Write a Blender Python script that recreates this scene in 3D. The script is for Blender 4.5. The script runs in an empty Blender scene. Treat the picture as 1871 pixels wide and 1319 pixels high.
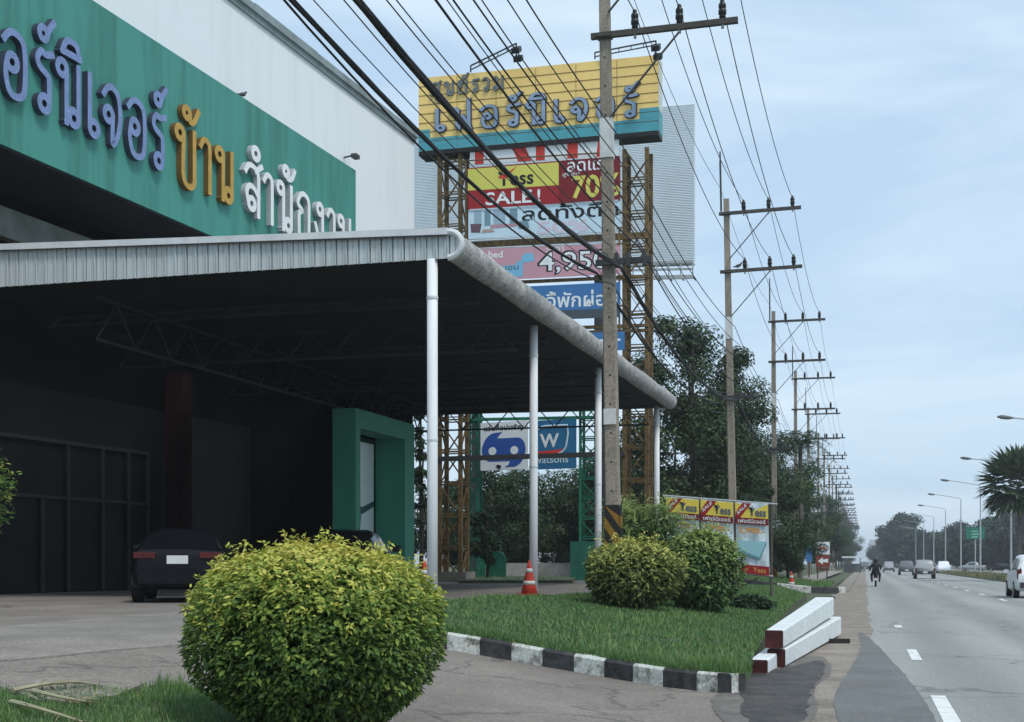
import bpy, bmesh, math, random
from math import sin, cos, tan, atan, pi, radians, sqrt
from mathutils import Vector, Matrix
R = random.Random(7)
SC = bpy.context.scene
COL = SC.collection

# ------------------------------------------------------------------ camera, sky, sun, exposure
F, CX, HY, EYE, VPX = 2500.0, 935.5, 1030.0, 1.4, 1580.0
PHI = atan((VPX - CX) / F)
cd = bpy.data.cameras.new('camera'); co = bpy.data.objects.new('camera', cd); COL.objects.link(co)
co.location = (0, 0, EYE); co.rotation_euler = (pi / 2, 0, PHI)
cd.sensor_width = 36; cd.lens = 36 * F / 1871; cd.shift_y = (HY - 659.5) / 1871
cd.clip_start = .1; cd.clip_end = 6000
SC.camera = co
SC.view_settings.view_transform = 'Standard'; SC.view_settings.look = 'None'
SC.view_settings.gamma = 1; SC.view_settings.exposure = 0.56
SC.cycles.max_bounces = 6; SC.cycles.transparent_max_bounces = 8
SUN_EL, SUN_AZ = radians(56), radians(130)      # azimuth clockwise from +Y (road direction)
w = bpy.data.worlds.new('World'); SC.world = w; w.use_nodes = True
nt = w.node_tree; N = nt.nodes; L = nt.links
bg = N['Background']; bg.inputs['Strength'].default_value = 0.1
sky = N.new('ShaderNodeTexSky'); sky.sky_type = 'NISHITA'; sky.sun_disc = False
sky.sun_elevation = SUN_EL; sky.sun_rotation = SUN_AZ
tc = N.new('ShaderNodeTexCoord'); mp = N.new('ShaderNodeMapping'); mp.inputs['Scale'].default_value = (1.6, 1.6, 5.5)
mp.inputs['Location'].default_value = (3.3, .4, .2)
L.new(tc.outputs['Generated'], mp.inputs['Vector'])
nz = N.new('ShaderNodeTexNoise'); nz.inputs['Scale'].default_value = 2.2; nz.inputs['Detail'].default_value = 7; nz.inputs['Roughness'].default_value = .55
nz.inputs['Distortion'].default_value = .4
L.new(mp.outputs['Vector'], nz.inputs['Vector'])
rp = N.new('ShaderNodeValToRGB'); rp.color_ramp.elements[0].position = .36; rp.color_ramp.elements[1].position = .68
rp.color_ramp.elements[0].color = (3.7, 5.0, 6.4, 1); rp.color_ramp.elements[1].color = (5.5, 6.6, 7.5, 1)
L.new(nz.outputs['Fac'], rp.inputs['Fac'])
mx = N.new('ShaderNodeMix'); mx.data_type = 'RGBA'; mx.inputs['Factor'].default_value = .9
L.new(sky.outputs['Color'], mx.inputs['A']); L.new(rp.outputs['Color'], mx.inputs['B'])
L.new(mx.outputs['Result'], bg.inputs['Color'])
sd = bpy.data.lights.new('sun', 'SUN'); sd.energy = 1.5; sd.angle = radians(14); sd.color = (1, .965, .91)
so = bpy.data.objects.new('sun', sd); COL.objects.link(so); so.location = (20, -20, 60)
sv = Vector((sin(SUN_AZ) * cos(SUN_EL), cos(SUN_AZ) * cos(SUN_EL), sin(SUN_EL)))
so.rotation_euler = (-sv).to_track_quat('-Z', 'Y').to_euler()

# ------------------------------------------------------------------ pixel -> place helpers
CR = Vector((cos(PHI), sin(PHI), 0)); CF = Vector((-sin(PHI), cos(PHI), 0)); CAM = Vector((0, 0, EYE)); UP = Vector((0, 0, 1))
def ray(px, py): return CF + CR * ((px - CX) / F) + UP * ((HY - py) / F)
def P(px, py, d): return CAM + ray(px, py) * d
def dirvp(vx): return (CF + CR * ((vx - CX) / F)).normalized()
def H(px, py, plane, off=0):
    p, n = plane; r = ray(px, py)
    return CAM + r * ((p - CAM).dot(n) / r.dot(n)) + n * off
def sm(t): t = max(0, min(1, t)); return t * t * (3 - 2 * t)
def tz(x, y): return .64 * sm((-1.3 - x) / 7.2)
def T(px, py, off=0):
    r = ray(px, py); d = 4.0
    while d < 2500:
        p = CAM + r * d
        if p.z <= tz(p.x, p.y) + off: return Vector((p.x, p.y, tz(p.x, p.y) + off))
        d *= 1.002
    return CAM + r * d
def gp(x, y, off=0): return Vector((x, y, tz(x, y) + off))
def Gd(px, d):                      # ground point under pixel column px at camera depth d
    p = P(px, HY, d); return gp(p.x, p.y)

# ------------------------------------------------------------------ materials
def s(r, g, b):
    f = lambda c: (c / 255 / 12.92) if c / 255 < .04045 else ((c / 255 + .055) / 1.055) ** 2.4
    return (f(r), f(g), f(b))
MATS = {}
def mat(name, rgb, rough=.7, var=.18, scale=3, rgb2=None, bump=0, metal=0, streak=None, fine=0, spec=.3, thr=(.35, .7), crack=0, track=0):
    if name in MATS: return MATS[name]
    m = bpy.data.materials.new(name); m.use_nodes = True; t = m.node_tree; n = t.nodes; l = t.links
    b = n['Principled BSDF']; b.inputs['Roughness'].default_value = rough; b.inputs['Metallic'].default_value = metal
    b.inputs['Specular IOR Level'].default_value = spec
    c2 = rgb2 or tuple(c * (1 - var) for c in rgb)
    tcn = n.new('ShaderNodeTexCoord'); mpn = n.new('ShaderNodeMapping'); l.new(tcn.outputs['Object'], mpn.inputs['Vector'])
    mpn.inputs['Scale'].default_value = streak or (1, 1, 1)
    z = n.new('ShaderNodeTexNoise'); z.inputs['Scale'].default_value = scale; z.inputs['Detail'].default_value = 6; z.inputs['Roughness'].default_value = .65
    l.new(mpn.outputs['Vector'], z.inputs['Vector'])
    r = n.new('ShaderNodeValToRGB'); r.color_ramp.elements[0].position = thr[0]; r.color_ramp.elements[1].position = thr[1]
    r.color_ramp.elements[0].color = (*c2, 1); r.color_ramp.elements[1].color = (*rgb, 1)
    l.new(z.outputs['Fac'], r.inputs['Fac']); outc = r.outputs['Color']
    if fine:
        z2 = n.new('ShaderNodeTexNoise'); z2.inputs['Scale'].default_value = fine; z2.inputs['Detail'].default_value = 3
        l.new(tcn.outputs['Object'], z2.inputs['Vector'])
        mr = n.new('ShaderNodeMapRange'); mr.inputs['From Min'].default_value = .3; mr.inputs['From Max'].default_value = .7
        mr.inputs['To Min'].default_value = .72; mr.inputs['To Max'].default_value = 1.2
        l.new(z2.outputs['Fac'], mr.inputs['Value'])
        vm = n.new('ShaderNodeVectorMath'); vm.operation = 'SCALE'
        l.new(outc, vm.inputs[0]); l.new(mr.outputs['Result'], vm.inputs['Scale']); outc = vm.outputs['Vector']
    def scaleby(val):
        nonlocal outc
        vm = n.new('ShaderNodeVectorMath'); vm.operation = 'SCALE'; l.new(outc, vm.inputs[0]); l.new(val, vm.inputs['Scale']); outc = vm.outputs['Vector']
    if crack:
        zw = n.new('ShaderNodeTexNoise'); zw.inputs['Scale'].default_value = .9; zw.inputs['Detail'].default_value = 5; l.new(tcn.outputs['Object'], zw.inputs['Vector'])
        va = n.new('ShaderNodeVectorMath'); va.operation = 'MULTIPLY_ADD'; va.inputs[1].default_value = (2.4, 2.4, 0); l.new(zw.outputs['Color'], va.inputs[0]); l.new(tcn.outputs['Object'], va.inputs[2])
        vo = n.new('ShaderNodeTexVoronoi'); vo.feature = 'DISTANCE_TO_EDGE'; vo.inputs['Scale'].default_value = crack; l.new(va.outputs['Vector'], vo.inputs['Vector'])
        m1 = n.new('ShaderNodeMapRange'); m1.inputs['From Min'].default_value = .002; m1.inputs['From Max'].default_value = .012; m1.inputs['To Min'].default_value = .62; l.new(vo.outputs['Distance'], m1.inputs['Value']); scaleby(m1.outputs['Result'])
    if track:
        sx = n.new('ShaderNodeSeparateXYZ'); l.new(tcn.outputs['Object'], sx.inputs[0])
        ma = n.new('ShaderNodeMath'); ma.operation = 'MULTIPLY_ADD'; ma.inputs[1].default_value = 2 * pi / track; ma.inputs[2].default_value = .6; l.new(sx.outputs['X'], ma.inputs[0])
        ms = n.new('ShaderNodeMath'); ms.operation = 'SINE'; l.new(ma.outputs[0], ms.inputs[0])
        m2 = n.new('ShaderNodeMapRange'); m2.inputs['From Min'].default_value = -1; m2.inputs['To Min'].default_value = .86; m2.inputs['To Max'].default_value = 1.05; l.new(ms.outputs[0], m2.inputs['Value']); scaleby(m2.outputs['Result'])
    l.new(outc, b.inputs['Base Color'])
    if bump:
        bp = n.new('ShaderNodeBump'); bp.inputs['Strength'].default_value = bump; bp.inputs['Distance'].default_value = .02
        zb = n.new('ShaderNodeTexNoise'); zb.inputs['Scale'].default_value = (fine or scale * 6); zb.inputs['Detail'].default_value = 5
        l.new(tcn.outputs['Object'], zb.inputs['Vector']); l.new(zb.outputs['Fac'], bp.inputs['Height']); l.new(bp.outputs['Normal'], b.inputs['Normal'])
    MATS[name] = m; return m
def leafmat(name, stops, trans=.3):
    if name in MATS: return MATS[name]
    m = bpy.data.materials.new(name); m.use_nodes = True; t = m.node_tree; n = t.nodes; l = t.links
    n.remove(n['Principled BSDF'])
    a = n.new('ShaderNodeAttribute'); a.attribute_name = 'tint'
    r = n.new('ShaderNodeValToRGB')
    while len(r.color_ramp.elements) < len(stops): r.color_ramp.elements.new(.5)
    for e, (p, c) in zip(r.color_ramp.elements, stops): e.position = p; e.color = (*c, 1)
    l.new(a.outputs['Fac'], r.inputs['Fac'])
    d = n.new('ShaderNodeBsdfPrincipled'); d.inputs['Roughness'].default_value = .55; d.inputs['Specular IOR Level'].default_value = .25
    tr = n.new('ShaderNodeBsdfTranslucent'); mxs = n.new('ShaderNodeMixShader'); mxs.inputs[0].default_value = trans
    l.new(r.outputs['Color'], d.inputs['Base Color']); l.new(r.outputs['Color'], tr.inputs['Color'])
    l.new(d.outputs[0], mxs.inputs[1]); l.new(tr.outputs[0], mxs.inputs[2]); l.new(mxs.outputs[0], n['Material Output'].inputs['Surface'])
    MATS[name] = m; return m
M = dict(
    white=mat('white_paint', (.80, .82, .83), .5, .25, 2.5, streak=(1, 1, .12), thr=(.25, .5)),
    wall=mat('white_wall', (.78, .81, .83), .8, .09, 1.6, streak=(1, 1, .1), thr=(.25, .5)),
    parapet=mat('parapet_grey', (.30, .36, .37), .8, .4, .8, streak=(1, 1, .6)),
    green=mat('green_panel', s(72, 143, 132), .65, .42, 1.9, streak=(1, 1, .07), thr=(.28, .55)),
    portal=mat('portal_green', s(70, 146, 120), .6, .15, .8),
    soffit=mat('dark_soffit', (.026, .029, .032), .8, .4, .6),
    shadewall=mat('shaded_wall', (.011, .013, .014), .95, .5, .5, spec=.05),  # near-black colour carries the shade under the canopy
    dglass=mat('shop_glass', (.014, .016, .018), .35, .3, 1, spec=.08),
    dframe=mat('shop_frame', (.028, .031, .031), .5),
    redcol=mat('red_column', (.024, .012, .011), .9, .3, 2, spec=.05),
    fasc=mat('canopy_sheet', (.58, .63, .64), .5, .22, 2.2, streak=(1, 1, .2)),
    ctrim=mat('canopy_trim', (.74, .77, .78), .55, .22, 1.5),
    croof=mat('canopy_roof', (.47, .47, .46), .75, .45, 3.0, fine=14, bump=.4),
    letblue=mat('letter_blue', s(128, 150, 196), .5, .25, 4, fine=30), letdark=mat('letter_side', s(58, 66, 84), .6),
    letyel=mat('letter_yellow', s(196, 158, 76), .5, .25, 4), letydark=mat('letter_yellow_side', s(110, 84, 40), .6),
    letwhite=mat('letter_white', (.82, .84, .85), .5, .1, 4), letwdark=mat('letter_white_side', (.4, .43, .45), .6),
    yellow=mat('sign_yellow', s(240, 206, 126), .55, .14, .7, streak=(1, 1, .4)),
    teal=mat('sign_teal', s(78, 156, 168), .55, .15, .8), seam=mat('seam_dark', s(90, 72, 40), .8),
    signside=mat('sign_side', (.66, .68, .62), .6, .2), black=mat('black', (.012, .013, .015), .5, .3),
    rust=mat('rusty_steel', s(132, 108, 66), .75, .55, 6, rgb2=s(72, 60, 44), fine=30),
    gsteel=mat('green_steel', s(40, 118, 92), .6, .35, 3), steel=mat('grey_steel', (.16, .17, .17), .55, .3, 4),
    dsteel=mat('dark_steel', (.055, .06, .062), .6, .3, 4),
    conc=mat('pole_concrete', s(160, 150, 136), .85, .38, 3.5, streak=(1, 1, .35), fine=22, bump=.3),
    arm=mat('crossarm', (.085, .08, .072), .8, .35, 5), insul=mat('insulator', (.016, .016, .017), .35, .3),
    cable=mat('cable_black', (.014, .015, .017), .6, .3), hazy=mat('hazard_yellow', s(150, 112, 40), .8, .4, 4),
    hazb=mat('hazard_black', (.02, .02, .02), .8), paper=mat('paper', (.66, .68, .66), .8, .25, 5),
    asphalt=mat('asphalt', (.345, .355, .335), .85, .24, .5, streak=(1, .06, 1), fine=45, bump=.25, crack=.22, track=1.9),
    dasphalt=mat('shoulder_asphalt', (.185, .19, .188), .85, .3, .9, fine=45, bump=.3),
    dirt=mat('dirt', (.34, .295, .25), .95, .35, 1.4, rgb2=(.19, .165, .14), fine=22, bump=.5),
    drive=mat('driveway_concrete', (.28, .245, .215), .9, .28, .45, rgb2=(.165, .145, .128), fine=26, bump=.35, crack=.3),
    slab=mat('slab', (.30, .27, .23), .9, .3, 2, fine=20), wet=mat('wet_ground', (.20, .178, .155), .8, .4, 2.2, rgb2=(.11, .1, .09), fine=20),
    soil=mat('soil_grass', (.075, .12, .055), .95, .4, .8, rgb2=(.085, .08, .05), fine=9),
    verge=mat('verge', (.11, .135, .055), .95, .4, .25, rgb2=(.17, .16, .085), fine=3),
    kw=mat('kerb_white', (.58, .60, .55), .85, .55, 6, rgb2=(.15, .15, .12), thr=(.36, .52), fine=30), kb=mat('kerb_black', (.075, .077, .078), .85, .6, 6, fine=20),
    line=mat('road_paint', (.72, .73, .71), .8, .35, 4, rgb2=(.36, .37, .36), thr=(.3, .5)),
    beamw=mat('beam_white', (.74, .78, .78), .8, .16, 4, fine=40), beamr=mat('beam_red', s(92, 38, 38), .8, .45, 6, rgb2=s(46, 28, 28)),
    orange=mat('cone_orange', s(190, 66, 46), .6, .25, 6), trunk=mat('bark', (.075, .065, .052), .9, .5, 6, streak=(1, 1, .3)),
    tyre=mat('tyre', (.015, .015, .016), .85), rim=mat('rim', (.35, .36, .37), .35, .2, metal=.7),
    glass=mat('car_glass', (.03, .036, .04), .08, .2, spec=.6), tail=mat('tail_light', (.1, .015, .015), .3, .3),
    plate=mat('number_plate', (.7, .72, .72), .5), silver=mat('paint_silver', (.36, .37, .38), .3, .1, metal=.4),
    whitecar=mat('paint_white', (.74, .76, .78), .3, .06), blackcar=mat('paint_black', (.008, .009, .011), .2, .3, spec=.15),
    greycar=mat('paint_grey', (.16, .17, .18), .3, .1, metal=.3), redcar=mat('paint_red', (.3, .03, .03), .3),
    galv=mat('galvanised', (.42, .45, .46), .5, .2, 4), signgreen=mat('road_sign_green', s(34, 112, 92), .5),
    skin=mat('skin', (.3, .17, .11), .6), jacket=mat('jacket', (.018, .019, .022), .8), helmet=mat('helmet', (.03, .03, .035), .25),
    trouser=mat('trousers', (.03, .034, .045), .85),
    bill=mat('billboard_back', (.68, .76, .80), .6, .12, .5, streak=(1, 1, .4)), pigeon=mat('pigeon', (.09, .09, .1), .7, .4, 20),
)
def flat(name, rgb255, rough=.55): return mat(name, s(*rgb255), rough, .1, 1.2)

# ------------------------------------------------------------------ object helpers
def tag(o, label=None, cat=None, group=None, kind=None):
    if label: o['label'] = label
    if cat: o['category'] = cat
    if group: o['group'] = group
    if kind: o['kind'] = kind
    return o
def thing(name, loc, label, cat, group=None, rz=0):
    o = bpy.data.objects.new(name, None); COL.objects.link(o); o.location = loc; o.rotation_euler = (0, 0, rz)
    o.empty_display_size = .3
    return tag(o, label, cat, group)
def rootloc(o):
    while o.parent: o = o.parent
    return o.location.copy()
class MB:
    def __init__(s_): s_.v = []; s_.f = []; s_.m = []; s_.t = None
    def add(s_, vs, fs, mi=0):
        b = len(s_.v); s_.v += [tuple(v) for v in vs]; s_.f += [tuple(i + b for i in f) for f in fs]; s_.m += [mi] * len(fs); return s_
    def box(s_, o, a, b, c, mi=0):          # o corner/centre based: o centre, a,b,c half vectors
        o, a, b, c = map(Vector, (o, a, b, c))
        vs = [o + a * i + b * j + c * k for i in (-1, 1) for j in (-1, 1) for k in (-1, 1)]
        return s_.add(vs, [(0, 1, 3, 2), (4, 6, 7, 5), (0, 4, 5, 1), (2, 3, 7, 6), (0, 2, 6, 4), (1, 5, 7, 3)], mi)
    def abox(s_, x0, x1, y0, y1, z0, z1, mi=0):
        return s_.box(((x0 + x1) / 2, (y0 + y1) / 2, (z0 + z1) / 2), ((x1 - x0) / 2, 0, 0), (0, (y1 - y0) / 2, 0), (0, 0, (z1 - z0) / 2), mi)
    def beam(s_, p, q, wd, ht=None, mi=0):
        p, q = Vector(p), Vector(q); d = q - p; n = d.normalized(); ht = ht or wd
        a = n.cross(UP); a = a.normalized() if a.length > .01 else Vector((1, 0, 0)); b = a.cross(n).normalized()
        return s_.box((p + q) / 2, d / 2, a * wd / 2, b * ht / 2, mi)
    def tube(s_, pts, r, seg=8, mi=0, cap=True):
        pts = [Vector(p) for p in pts]; rs = r if isinstance(r, (list, tuple)) else [r] * len(pts); vs = []; fs = []
        ref = None
        for i, p in enumerate(pts):
            d = (pts[min(i + 1, len(pts) - 1)] - pts[max(i - 1, 0)]).normalized()
            if ref is None: ref = d.cross(UP) if abs(d.z) < .95 else Vector((1, 0, 0))
            a = (ref - d * ref.dot(d)).normalized(); b = d.cross(a); ref = a
            vs += [p + (a * cos(2 * pi * k / seg) + b * sin(2 * pi * k / seg)) * rs[i] for k in range(seg)]
        for i in range(len(pts) - 1):
            for k in range(seg):
                k2 = (k + 1) % seg; fs.append((i * seg + k, i * seg + k2, (i + 1) * seg + k2, (i + 1) * seg + k))
        if cap: fs += [tuple(range(seg))[::-1], tuple(range((len(pts) - 1) * seg, len(pts) * seg))]
        return s_.add(vs, fs, mi)
    def lathe(s_, c, prof, seg=16, mi=0):
        return s_.tube([Vector(c) + UP * z for _, z in prof], [max(r, .001) for r, _ in prof], seg, mi)
    def quad(s_, q, mi=0): return s_.add(q, [(0, 1, 2, 3)], mi)
    def slab(s_, q, n, t, mi=0):            # quad q thickened backwards along n
        q = [Vector(p) for p in q]; n = Vector(n); vs = q + [p - n * t for p in q]
        return s_.add(vs, [(0, 1, 2, 3), (7, 6, 5, 4), (0, 4, 5, 1), (1, 5, 6, 2), (2, 6, 7, 3), (3, 7, 4, 0)], mi)
    def build(s_, name, mats, parent=None, smooth=False):
        me = bpy.data.meshes.new(name); o = Vector((0, 0, 0))
        if parent: o = rootloc(parent)
        me.from_pydata([(v[0] - o.x, v[1] - o.y, v[2] - o.z) for v in s_.v], [], s_.f)
        ml = mats if isinstance(mats, (list, tuple)) else [mats]
        for m in ml: me.materials.append(m)
        if len(ml) > 1: me.polygons.foreach_set('material_index', s_.m)
        if s_.t:
            a = me.attributes.new('tint', 'FLOAT', 'FACE'); a.data.foreach_set('value', s_.t)
        if smooth: me.polygons.foreach_set('use_smooth', [True] * len(me.polygons))
        me.update()
        ob = bpy.data.objects.new(name, me); COL.objects.link(ob)
        if parent: ob.parent = parent
        return ob
KIDS = {}
def children(o): return [c for c in bpy.data.objects if c.parent == o]
def copy_tree(o, parent=None, rec=None):
    if o not in KIDS: KIDS[o] = children(o)
    c = o.copy(); COL.objects.link(c)
    if parent: c.parent = parent
    for ch in KIDS[o]: copy_tree(ch, c)
    return c
def bl(q, u, v): return (q[0] * (1 - u) + q[1] * u) * (1 - v) + (q[3] * (1 - u) + q[2] * u) * v
def facing(q):
    n = (q[1] - q[0]).cross(q[3] - q[0]).normalized()
    return n
def patch(name, poly, off, m, res=.6, kind='structure', skirt=0):
    bm = bmesh.new(); vs = [bm.verts.new((p[0], p[1], 0)) for p in poly]; bm.faces.new(vs)
    x0, x1 = min(p[0] for p in poly), max(p[0] for p in poly); y0, y1 = min(p[1] for p in poly), max(p[1] for p in poly)
    x = x0 + res
    while x < x1: bmesh.ops.bisect_plane(bm, geom=bm.verts[:] + bm.edges[:] + bm.faces[:], plane_co=(x, 0, 0), plane_no=(1, 0, 0)); x += res
    y = y0 + res * 2
    while y < y1: bmesh.ops.bisect_plane(bm, geom=bm.verts[:] + bm.edges[:] + bm.faces[:], plane_co=(0, y, 0), plane_no=(0, 1, 0)); y += res * 2
    for v in bm.verts: v.co.z = tz(v.co.x, v.co.y) + off
    if skirt:
        be = [e for e in bm.edges if e.is_boundary]
        r_ = bmesh.ops.extrude_edge_only(bm, edges=be)
        for v in [g for g in r_['geom'] if isinstance(g, bmesh.types.BMVert)]: v.co.z -= skirt
    bmesh.ops.recalc_face_normals(bm, faces=bm.faces)
    me = bpy.data.meshes.new(name); bm.to_mesh(me); bm.free()
    if sum(p.normal.z * p.area for p in me.polygons) < 0: me.flip_normals()
    me.materials.append(m); o = bpy.data.objects.new(name, me); COL.objects.link(o)
    if kind: o['kind'] = kind
    return o

# ------------------------------------------------------------------ lettering
def lp(x, y, r=.12): return ('o', x, y, r)
GL = {  # looped letters drawn as strokes; x-height 1
 'อ': (.68, [lp(.27, .52), [(.15, .52), (.12, .3), (.2, .06), (.36, .0), (.54, .1), (.58, .5), (.54, .88), (.36, 1), (.2, .97), (.08, .84)]]),
 'ร': (.52, [lp(.28, .12), [(.4, .12), (.4, .5), (.36, .6), (.16, .7), (.11, .82), (.2, .95), (.32, .93), (.48, .98)]]),
 'น': (.70, [lp(.14, .87), [(.26, .87), (.26, .0)], [(.26, .03), (.36, .22), (.44, .25)], lp(.46, .12), [(.58, .12), (.58, 1)]]),
 'เ': (.36, [[(.1, 1), (.1, .12)], lp(.22, .12)]),
 'จ': (.62, [lp(.2, .5), [(.32, .5), (.32, .02), (.47, .2), (.54, .55), (.48, .88), (.32, 1), (.17, .96), (.06, .82)]]),
 'ฟ': (.80, [lp(.14, .87), [(.26, .87), (.26, 0), (.44, .62), (.64, 0), (.64, 1.4)]]),
 'บ': (.70, [lp(.14, .87), [(.26, .87), (.26, .02), (.6, .02), (.6, 1)]]),
 'า': (.46, [[(.04, .84), (.14, .98), (.28, .97), (.35, .8), (.35, 0)]]),
 'ส': (.66, [lp(.3, .2), [(.18, .2), (.12, .42), (.22, .56), (.4, .54), (.56, .4)], [(.08, .84), (.2, .99), (.42, .98), (.56, .8), (.56, 0)], [(.46, .93), (.68, 1.08)]]),
 'ก': (.68, [[(.14, 0), (.14, .52), (.26, .62), (.08, .76), (.22, .98), (.42, 1), (.56, .82), (.56, 0)]]),
 'ง': (.52, [lp(.28, .87), [(.4, .87), (.4, .3), (.34, .02), (.22, .2), (.08, .48)]]),
 'ศ': (.70, [lp(.36, .45), [(.24, .45), (.12, .02), (.1, .7), (.22, .97), (.44, .98), (.56, .8), (.56, 0)], [(.48, .93), (.68, 1.12)]]),
 'ย': (.68, [lp(.2, .87), [(.08, .87), (.12, .62), (.24, .52), (.1, .4), (.1, .02), (.58, .02), (.58, 1)]]),
 'ว': (.52, [lp(.28, .12), [(.4, .12), (.42, .7), (.34, .97), (.16, .98), (.06, .86)]]),
 'ม': (.72, [lp(.14, .87), [(.26, .87), (.26, .12)], lp(.14, .12), [(.26, .1), (.5, .18), (.6, .0)], [(.6, .02), (.6, 1)]]),
 '์': (0, [lp(-.26, 1.26, .1), [(-.16, 1.26), (-.12, 1.36), (.0, 1.52)]]),
 'ิ': (0, [[(-.56, 1.16), (-.1, 1.16)], [(-.56, 1.16), (-.44, 1.36), (-.2, 1.36), (-.1, 1.16)]]),
 '้': (0, [lp(-.34, 1.32, .1), [(-.24, 1.3), (-.22, 1.18), (-.1, 1.22), (.04, 1.46)]]),
 'ั': (0, [lp(-.34, 1.3, .1), [(-.24, 1.3), (-.26, 1.16), (-.1, 1.2), (.02, 1.4)]]),
 'ํ': (0, [lp(-.2, 1.3, .12)]),
 'ู': (0, [lp(-.28, -.2, .08), [(-.2, -.2), (-.2, -.42), (-.04, -.42), (-.04, -.12)]]),
}
def cr_pts(p, n=6):
    if len(p) < 3: return [Vector((*a, 0)) for a in p]
    o = []; q = [p[0]] + list(p) + [p[-1]]
    for i in range(1, len(q) - 2):
        a, b, c, d = [Vector((*x, 0)) for x in q[i - 1:i + 3]]
        sharp = (b - a).length > 0 and (c - b).length > .45
        for k in range(n):
            t = k / n
            if sharp: o.append(b.lerp(c, t)); continue
            o.append(.5 * ((2 * b) + (c - a) * t + (2 * a - 5 * b + 4 * c - d) * t * t + (3 * b - a - 3 * c + d) * t ** 3))
    o.append(Vector((*p[-1], 0))); return o
def width(txt): return sum(GL[c][0] for c in txt)
def stroke(mb, pts, wd, closed, f, zf, zb, mi_f, mi_s):
    n = len(pts); Lp = []; Rp = []
    for i, p in enumerate(pts):
        a = pts[(i - 1) % n] if (closed or i > 0) else p; b = pts[(i + 1) % n] if (closed or i < n - 1) else p
        d = (b - a).normalized(); nn = Vector((-d.y, d.x, 0))
        k = 1.0
        if (closed or 0 < i < n - 1):
            d1 = (p - a); d2 = (b - p)
            if d1.length > 1e-6 and d2.length > 1e-6: k = 1 / max(.55, sqrt(max(0, (1 + d1.normalized().dot(d2.normalized())) / 2)))
        ext = Vector((0, 0, 0))
        if not closed and i == 0: ext = -d * wd * .45
        if not closed and i == n - 1: ext = d * wd * .45
        Lp.append(p + ext + nn * wd / 2 * k); Rp.append(p + ext - nn * wd / 2 * k)
    vs = []
    for l_, r_ in zip(Lp, Rp): vs += [f(l_, zf), f(r_, zf), f(l_, zb), f(r_, zb)]
    ff = []; fs = []
    for i in range(n if closed else n - 1):
        j = (i + 1) % n; a, b = i * 4, j * 4
        ff.append((a, a + 1, b + 1, b)); fs += [(a + 2, a, b, b + 2), (a + 1, a + 3, b + 3, b + 1)]
    if not closed: fs += [(0, 2, 3, 1), (n * 4 - 4, n * 4 - 3, n * 4 - 1, n * 4 - 2)]
    b0 = len(mb.v); mb.add(vs, ff, mi_f); mb.f += [tuple(i + b0 for i in x) for x in fs]; mb.m += [mi_s] * len(fs)
def letters(txt, quad, nrm, mats, parent, wd=.13, depth=.12, border=0, name='letter', track=0):
    W = width(txt) + track * (sum(GL[c][0] > 0 for c in txt) - 1); x = 0; q = quad; out = []
    for ci, c in enumerate(txt):
        mb = MB(); adv, st = GL[c]; xx = x
        def f(p, z): return bl(q, p.x / W, p.y) + nrm * z
        for k, sk in enumerate(st):
            e = .0012 * (k + ci % 3 * 4)
            if sk[0] == 'o': pts = [Vector((xx + sk[1] + cos(a) * sk[3], sk[2] + sin(a) * sk[3], 0)) for a in [2 * pi * j / 16 for j in range(16)]]; cl = True
            else: pts = [p + Vector((xx, 0, 0)) for p in cr_pts(sk)]; cl = False
            stroke(mb, pts, wd, cl, f, depth - e, 0.004, 0, 1)
            if border: stroke(mb, pts, wd + border, cl, f, depth * .55 - e, 0.006, 1, 1)
        x += adv + (track if ci + 1 < len(txt) and GL[txt[ci + 1]][0] > 0 else 0); out.append(mb.build(name, mats, parent))
    return out
def font_mesh(txt, bold=0.0, size=1.0):
    c = bpy.data.curves.new('tmp', 'FONT'); c.body = txt; c.offset = bold; c.resolution_u = 3
    o = bpy.data.objects.new('tmp', c); COL.objects.link(o)
    dg = bpy.context.evaluated_depsgraph_get(); dg.update(); e = o.evaluated_get(dg); me = e.to_mesh()
    vs = [v.co.copy() for v in me.vertices]; fs = [tuple(p.vertices) for p in me.polygons]
    e.to_mesh_clear(); bpy.data.objects.remove(o); bpy.data.curves.remove(c)
    x0, x1 = min(v.x for v in vs), max(v.x for v in vs); y0, y1 = min(v.y for v in vs), max(v.y for v in vs)
    return [((v.x - x0) / (x1 - x0), (v.y - y0) / (y1 - y0)) for v in vs], fs
def ptext(txt, quad, nrm, off, m, parent, bold=.0, name='printed_text'):
    v2, fs = font_mesh(txt, bold)
    return MB().add([bl(quad, u, v) + nrm * off for u, v in v2], fs).build(name, m, parent)
def qpx(plane, pts, off=0): return [H(x, y, plane, off) for x, y in pts]
def sub(q, u0, u1, v0, v1): return [bl(q, u0, v0), bl(q, u1, v0), bl(q, u1, v1), bl(q, u0, v1)]
def polyq(q, pts, nrm, off): return [bl(q, u, v) + nrm * off for u, v in pts]

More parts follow.
